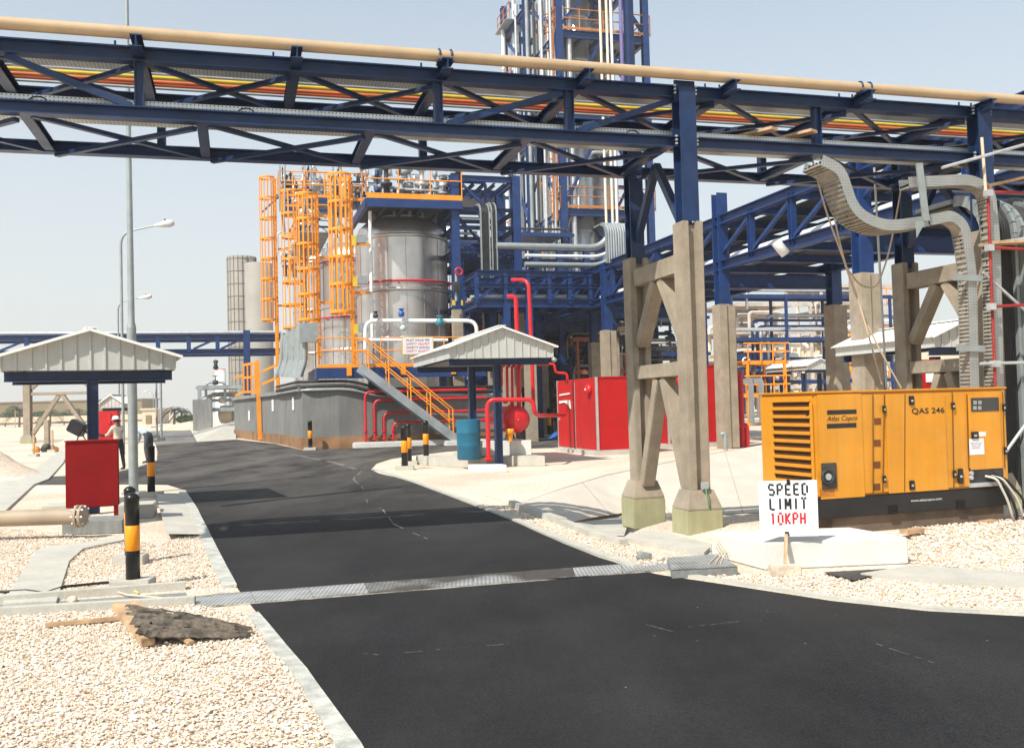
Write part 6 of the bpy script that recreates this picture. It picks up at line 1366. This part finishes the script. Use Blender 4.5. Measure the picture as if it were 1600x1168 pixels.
for px0, px1, pt, Yd, lab in ((1148, 1330, 545, 170, 'sandy building block behind the pale plant at right'), (1330, 1520, 520, 180, 'second sandy building block behind the right-hand plant'), (1000, 1150, 575, 190, 'long sandy building far behind the near trestle')):
    t = far_box('plain_building', lab, 'building', px0, px1, pt, Yd, 20, tan)
    for i in range(4): MB().box((A(px0 + (px1 - px0) * (i + .5) / 4, 600, Yd).x, Yd - .05, 5), (2.2, .2, 1.6)).build('window', M('dim_window', (.08, .08, .07), .3), t)
bl = thing('blue_container', 'small navy cabin with white pipes behind the second red cabinet', 'cabin', A(1175, 600, 75)); 
MB().box(A(1176, 575, 75), (2.4, 2, 2.6), TH).build('shell', blue2, bl); MB().box(A(1176, 545, 75) - Z * .1, (2.8, 2.2, .2), TH).build('roof', white, bl)
for i, px in enumerate((1165, 1181)): rp(['left white bent pipe beside the second red cabinet', 'right white bent pipe beside the second red cabinet'][i], [A(px - 4, 596, 45), A(px + 8, 593, 45), A(px + 10, 660, 45)], .13, white, 'white_pipe', .3)
# dark vessel and red frame behind the generator roof
p = A(1412, 606, 20); t = thing('dark_vessel', 'dark upright vessel beside the red panel above the generator roof', 'vessel', Vector((p.x, p.y, 0))); MB().lathe([(.17, 0), (.17, H(1412, 20, 566)), (.13, H(1412, 20, 558)), (0, H(1412, 20, 555))], Vector((p.x, p.y, 0)), 18).build('shell', dark, t); MB().box(Vector((p.x, p.y, H(1412, 20, 575))), (.14, .4, .14)).build('neck', dark, t)
p = A(1450, 606, 21.5); t = thing('control_cabinet', 'red panel standing behind the right trestle under the small shelter', 'panel', Vector((p.x, p.y, 0))); MB().box(Vector((p.x, p.y, H(1450, 21.5, 562) / 2)), (.85, .4, H(1450, 21.5, 562)), TH).build('housing', red, t, bevel=.01); MB().box(Vector((p.x, p.y - .22, H(1450, 21.5, 590))), (.3, .03, .2), TH).build('plate', white, t)
# ================================================================== RIGHT: cable trays, hanging cables, scaffold, ropes
slat = M('ribbed_tray_floor', (.36, .33, .28), .6, .2, var=.2, scale=8)
perf2 = perf_mat('perforated_tray_side', (.36, .37, .35), 24., (.2, .2, .19))
tv = vf - .66
def UZ(px, py, v): p = PV(px, py, v); return (p.dot(U), p.z)
S = [UZ(*p, tv) for p in ((1262, 243), (1296, 252), (1322, 300), (1345, 340), (1392, 352))] 
vertical_tray('wide ribbed cable tray swooping down in an S bend from under the rack', [UZ(1284, 250, tv), UZ(1314, 264, tv), UZ(1337, 332, tv), UZ(1384, 354, tv), UZ(1450, 345, tv)], tv, .42, 5, .15, perf2, rub, floor=slat)
vertical_tray('perforated tray continuing from the S bend and dropping behind the generator', [UZ(1452, 344, tv), UZ(1488, 336, tv), UZ(1508, 352, tv), UZ(1519, 420, tv), UZ(1527, 800, tv)], tv, .2, 4, .15, perf2, rub, floor=slat)
for i, (x, y) in enumerate(((1520, 433), (1524, 543))): tag(MB().beam(PV(x - 28, y, tv - .02), PV(x + 14, y + 2, tv - .02), .05, .09).build('tray_bracket', galvp, base=PV(x, y, tv)), ['upper grey bracket plate on the dropping perforated tray', 'lower grey bracket plate on the dropping perforated tray'][i], 'bracket')
tv2 = vf - .5
vertical_tray('upper ladder tray bending down to the ground behind the generator end', [UZ(1405, 290, tv2), UZ(1500, 285, tv2), UZ(1532, 300, tv2), UZ(1540, 380, tv2), UZ(1548, 800, tv2)], tv2 - .2, .2, 4, .15, perf2, rub, floor=slat)
sp_ = W(*[UZ(1437, 330, tv)[0], tv], UZ(1437, 330, tv)[1])
t = thing('tray_hanger', 'pale flat steel hanger holding the S-bend tray under the rack', 'bracket', PV(1440, 260, tv - .12)); MB().beam(PV(1436, 255, tv - .12), PV(1447, 345, tv - .12), .1, .03, V).build('strap', galvp, t); MB().add([PV(1432, 372, tv - .12), PV(1447, 345, tv - .12), PV(1430, 345, tv - .12)], [(0, 1, 2)]).build('gusset', galvp, t)
vH = vf - .2
hu = lambda px: PV(px, 500, vH).dot(U); hzz = lambda py: PV(1570, py, vH).z
facing_tray('thick curtain of black cables hanging over the curved tray behind the generator end', vH, hu(1546), hu(1587), .1, hzz(303), 12)
facing_tray('rightmost cable tray at the picture edge with grey cables', vH - .1, hu(1593), hu(1625), .1, hzz(312), 7, dark)
facing_tray('cable tray drop beyond the scaffold outside the right edge', vH + .1, hu(1640), hu(1690), .1, hzz(300), 7)
redp_s = M('worn_red_tube', (.30, .018, .018), .5, var=.3, dust=.4, dcol=(.25, .12, .08))
sc_ = thing('scaffold', 'red and silver tube scaffold at the right edge of the picture', 'scaffold', PV(1560, 780, vf - .8))
vS = vf - .8
def sp(px, py, dv=0): return PV(px, py, vS + dv)
for (a_, b_, mt, dv) in (((1534, 215), (1541, 310), rope_m, 0), ((1543, 290), (1560, 720), redp_s, 0), ((1546, 300), (1640, 302), redp_s, .2), ((1546, 386), (1640, 392), redp_s, 0), ((1548, 479), (1640, 474), redp_s, 0), ((1532, 568), (1640, 565), galv, 0), ((1472, 262), (1640, 215), galv, -.1), ((1536, 425), (1640, 520), galv, .1), ((1572, 705), (1640, 610), galv, -.1), ((1536, 292), (1640, 268), wood, .1), ((1530, 383), (1640, 367), galv, .3)):
    MB().tube([sp(*a_, dv), sp(*b_, dv)], .022, 8).build('scaffold_tube', mt, sc_)
for dv in (0, .35): MB().beam(sp(1540, 381, dv + .1), sp(1700, 372, dv + .1), .26, .045).build('scaffold_board', wood, sc_)
for px, py in ((1544, 302), (1546, 387), (1549, 479), (1556, 568)): MB().box(sp(px, py, -.04), (.09, .09, .09), .3).build('coupler', galv, sc_)
rs = [[(1269, 248), (1290, 330), (1320, 410), (1345, 480), (1378, 600)], [(1290, 262), (1305, 350), (1325, 430), (1360, 520), (1408, 606)], [(1413, 265), (1402, 330), (1388, 400), (1370, 450), (1345, 448), (1320, 415)]]
for i, P in enumerate(rs):
    pts = [PV(x, y, vf + .9 + .2 * i) for x, y in P]
    tag(MB().tube(bendpts(pts, .8), .014, 6).build('rope', rope_m, base=pts[0]), ['left pale rope hanging from the rack to behind the generator', 'right pale rope hanging from the rack toward the dark vessel', 'slack rope looping under the S-bend tray'][i], 'rope')
p = PV(1378, 600, vf + 1.5); tag(MB().tube([PV(1366, 262, vf + 1.4), PV(1385, 606, vf + 1.6)], .02, 8).build('conduit', galv, base=p), 'thin silver conduit dropping straight down past the concrete column', 'conduit')
t = thing('cable_drum_stand', 'grey ribbed crate behind the right end of the generator skid', 'crate', G(1588, 792)); pq = G(1588, 792)
MB().box(pq + Z * .22, (.5, .4, .34), .2).build('crate_body', galvp, t)
for i in range(5): MB().box(pq + Vector((-.2 + i * .1, -.22, .22)), (.03, .03, .34), .2).build('rib', greysteel, t)
tag(MB().tube([G(1572, 775, .25), G(1620, 772, .25)], .04, 8).build('red_hose', redp, base=G(1590, 774)), 'short red hose lying behind the right end of the generator', 'hose')
# ================================================================== WORKERS
skin_m = M('tanned_skin', (.22, .11, .065), .6, var=.08); shoe_m = M('work_boots', (.03, .025, .02), .7); shirt_c = M('cream_shirt', (.62, .53, .42), .85, var=.12, scale=9); shirt_b = M('pale_blue_shirt', (.42, .52, .6), .85, var=.12, scale=9); trou = M('dark_trousers', (.022, .028, .04), .85, var=.3, scale=9); trou2 = M('charcoal_trousers', (.05, .055, .06), .85, var=.3, scale=9); hairm = M('black_hair', (.012, .01, .009), .7)
def person(label, loc, rz, J, shirt, pants, hat, scale=1.):
    """J: joint name -> local position (x right, y forward, z up). one skinned surface with hands of five fingers"""
    t = thing('person', label, 'person', loc, rz)
    names = []; pos = []; rad = []; edges = []; part = []
    def nd(p, r, k, par=None):
        pos.append(Vector(p)); rad.append(r); part.append(k)
        if par is not None: edges.append((par, len(pos) - 1))
        return len(pos) - 1
    pel = nd(J['pelvis'], (.15, .115), 1)
    wst = nd(J['waist'], (.135, .105), 0, pel); ch = nd(J['chest'], (.165, .12), 0, wst); nk = nd(J['neck'], (.06, .06), 2, ch)
    hd0 = nd(J['head'], (.078, .088), 2, nk); up = (Vector(J['head']) - Vector(J['neck'])).normalized(); hd1 = nd(Vector(J['head']) + up * .09, (.082, .095), 2, hd0)
    for s, sd in ((-1, 'L'), (1, 'R')):
        sh = nd(J['sh' + sd], (.065, .065), 0, ch); el = nd(J['el' + sd], (.05, .05), 0, sh); wr = nd(J['wr' + sd], (.034, .03), 2, el)
        d = (Vector(J['wr' + sd]) - Vector(J['el' + sd])).normalized(); pm = nd(Vector(J['wr' + sd]) + d * .07, (.043, .026), 2, wr); sx = d.cross(Z).normalized() if abs(d.z) < .95 else Vector((0, 1, 0)); nn = d.cross(sx).normalized()
        for k, ln in ((-1.5, .06), (-.5, .075), (.5, .072), (1.5, .055)):
            f0 = nd(pos[pm] + d * .035 + sx * k * .02, (.0095, .0095), 2, pm); f1 = nd(pos[f0] + d * ln * .6 + nn * .02, (.009, .009), 2, f0); nd(pos[f1] + d * ln * .3 + nn * .04, (.008, .008), 2, f1)
        th = nd(pos[wr] + d * .04 + sx * .045, (.011, .011), 2, wr); nd(pos[th] + d * .04 + sx * .02 + nn * .02, (.009, .009), 2, th)
        hp = nd(J['hip' + sd], (.095, .1), 1, pel); kn = nd(J['kn' + sd], (.068, .068), 1, hp); an = nd(J['an' + sd], (.048, .05), 1, kn)
        f = Vector(J['toe' + sd]) - Vector(J['an' + sd]); ft = nd(Vector(J['an' + sd]) + f * .45 - Z * .02, (.05, .045), 3, an); nd(J['toe' + sd], (.045, .03), 3, ft)
    me = bpy.data.meshes.new('body'); me.from_pydata(pos, edges, []); ob = bpy.data.objects.new('body', me); COL.objects.link(ob)
    sk = ob.modifiers.new('skin', 'SKIN'); sk.use_smooth_shade = True
    for i, r in enumerate(rad): me.skin_vertices[0].data[i].radius = r
    me.skin_vertices[0].data[0].use_root = True
    sb_ = ob.modifiers.new('sub', 'SUBSURF'); sb_.levels = 2; sb_.render_levels = 2
    dg = bpy.context.evaluated_depsgraph_get(); dg.update(); nm = bpy.data.meshes.new_from_object(ob.evaluated_get(dg)); bpy.data.objects.remove(ob)
    nm.name = 'body'; o = bpy.data.objects.new('body', nm); COL.objects.link(o); o.parent = t; nm.materials.clear()
    for m_ in (shirt, pants, skin_m, shoe_m): nm.materials.append(m_)
    for pl in nm.polygons:
        best = 1e9; kb = 0
        for (i, j) in edges:
            a, b = pos[i], pos[j]; ab = b - a; tt = max(0, min(1, (pl.center - a).dot(ab) / max(1e-9, ab.length_squared))); d = (pl.center - a - ab * tt).length - max(rad[i]) * .5
            if d < best:
                best = d; kb = part[j] if (part[i] == part[j] or tt > .5) else part[i]
                if part[j] == 2 and part[i] == 0: kb = 2 if tt > (.55 if j == nk else .9) else 0
        pl.material_index = kb; pl.use_smooth = True
    hc = (Vector(J['head']) + Vector(J['head']) + up * .09) / 2; fw = (Vector(J['face'])).normalized(); sd_ = fw.cross(up).normalized()
    R = Matrix((sd_, fw, up)).transposed()
    def hp_(x, y, z): return hc + R @ Vector((x, y, z))
    for s in (-1, 1):
        MB().lathe([(0, -.008), (.010, 0), (0, .008)], hp_(s * .032, .088, .0), 8).build('eye', M('eye_dark', (.03, .02, .02), .2), o)
        MB().lathe([(0, -.03), (.015, 0), (0, .03)], hp_(s * .086, 0, -.01), 8).build('ear', skin_m, o)
    MB().add([hp_(-.014, .085, -.03), hp_(.014, .085, -.03), hp_(0, .085, .01), hp_(0, .115, -.028)], [(0, 1, 3), (0, 3, 2), (1, 2, 3)]).build('nose', skin_m, o)
    MB().box(hp_(0, .088, -.055), (.045, .012, .01), 0, R).build('mouth', M('lip_brown', (.16, .06, .045), .6), o)
    MB().lathe([(.092, -.03), (.098, .03), (.085, .085), (.04, .11), (0, .115)], hp_(0, -.012, .0), 16, R=R).build('hair', hairm, t)
    if hat:
        h = MB().lathe([(.112, .045), (.116, .08), (.10, .13), (.06, .165), (0, .175)], hp_(0, 0, 0), 20, R=R).build('hard_hat', hat, t)
        MB().lathe([(.105, .04), (.14, .045), (.14, .052), (.105, .056)], hp_(0, .02, 0), 20, R=R).build('brim', hat, h)
    t.scale = (scale,) * 3
    return t
hatw = M('white_helmet', (.8, .8, .77), .35)
def stand_pose(lean=.1):
    return dict(pelvis=(0, 0, .93), waist=(0, .02, 1.1), chest=(0, .05, 1.33), neck=(0, .07, 1.50), head=(0, .09, 1.58), face=(0, 1, -.1),
        shL=(-.19, .05, 1.41), shR=(.19, .05, 1.41), elL=(-.25, .2, 1.18), elR=(.25, .2, 1.18), wrL=(-.2, .43, 1.15), wrR=(.2, .43, 1.15),
        hipL=(-.1, 0, .88), hipR=(.1, 0, .88), knL=(-.11, .03, .48), knR=(.13, -.02, .48), anL=(-.11, -.02, .09), anR=(.14, -.08, .09), toeL=(-.13, .17, .035), toeR=(.17, .11, .035))
pw = A(186, 733, 31.5); pw.z = 0
person('worker in white hard hat and cream shirt standing behind the near red cabinet', pw, math.radians(62), stand_pose(), shirt_c, trou, hatw, 1.0)
bend = dict(pelvis=(0, -.08, .92), waist=(0, .06, 1.04), chest=(0, .3, 1.12), neck=(0, .47, 1.08), head=(0, .55, 1.03), face=(0, .5, -1),
        shL=(-.18, .36, 1.1), shR=(.18, .36, 1.1), elL=(-.2, .42, .82), elR=(.2, .42, .82), wrL=(-.1, .5, .58), wrR=(.1, .5, .58),
        hipL=(-.1, -.08, .88), hipR=(.1, -.08, .88), knL=(-.12, -.04, .48), knR=(.13, -.06, .48), anL=(-.12, -.1, .09), anR=(.14, -.14, .09), toeL=(-.14, .08, .035), toeR=(.17, .04, .035))
pb_ = A(230, 719, 35.5); pb_.z = 0
person('worker in pale blue shirt bending over beside the lamp pole', pb_, math.radians(75), bend, shirt_b, trou2, None, 1.12)
p3 = A(973, 552, 52); 
person('distant worker in white helmet on the shaded scaffold behind the red cabinet', p3, math.radians(160), stand_pose(), shirt_c, trou2, hatw, 1.0)
tag(MB().box(p3 - Z * .04, (2.6, 1.2, .06), TH).build('scaffold_deck', wood, base=p3), 'shaded timber scaffold deck carrying the distant worker', 'deck')
# hand-guided machine in front of the standing worker
mk = pw + Vector((-1.2, .1, 0)); t = thing('handled_machine', 'machine with a dark tilted head and long handles held by the standing worker', 'machine', mk)
hd = A(121, 668, 31); 
MB().box(hd, (.5, .35, .42), .3, Matrix.Rotation(.5, 3, 'Y')).build('motor_head', black, t, bevel=.03)
MB().tube([hd, A(138, 676, 31.2), A(160, 680, 31.4), pw + Vector((-.28, .3, 1.17))], .045, 8).build('long_arm', M('dark_red_enamel', (.18, .02, .02), .4), t)
MB().tube([A(160, 680, 31.4), pw + Vector((-.36, .05, 1.14)), pw + Vector((.1, .1, 1.3))], .025, 8).build('handle', redp, t)
for a, b in ((A(124, 676, 31), G(119, 692)), (A(128, 678, 31), G(136, 690))): MB().tube([a, b], .035, 6).build('strut', dark, t)

# thin desert haze round the whole place
hz_ = MB().box((0, 150, 19), (700, 500, 46))
ho = hz_.build('haze', bpy.data.materials.new('haze_air')); ho['kind'] = 'stuff'; hm = ho.data.materials[0]; hm.use_nodes = True; hn = hm.node_tree.nodes; hn.clear()
ou = hn.new('ShaderNodeOutputMaterial'); vo_ = hn.new('ShaderNodeVolumePrincipled'); vo_.inputs['Color'].default_value = (1, .99, .97, 1); vo_.inputs['Density'].default_value = .0008; vo_.inputs['Anisotropy'].default_value = .2
hm.node_tree.links.new(vo_.outputs[0], ou.inputs['Volume'])
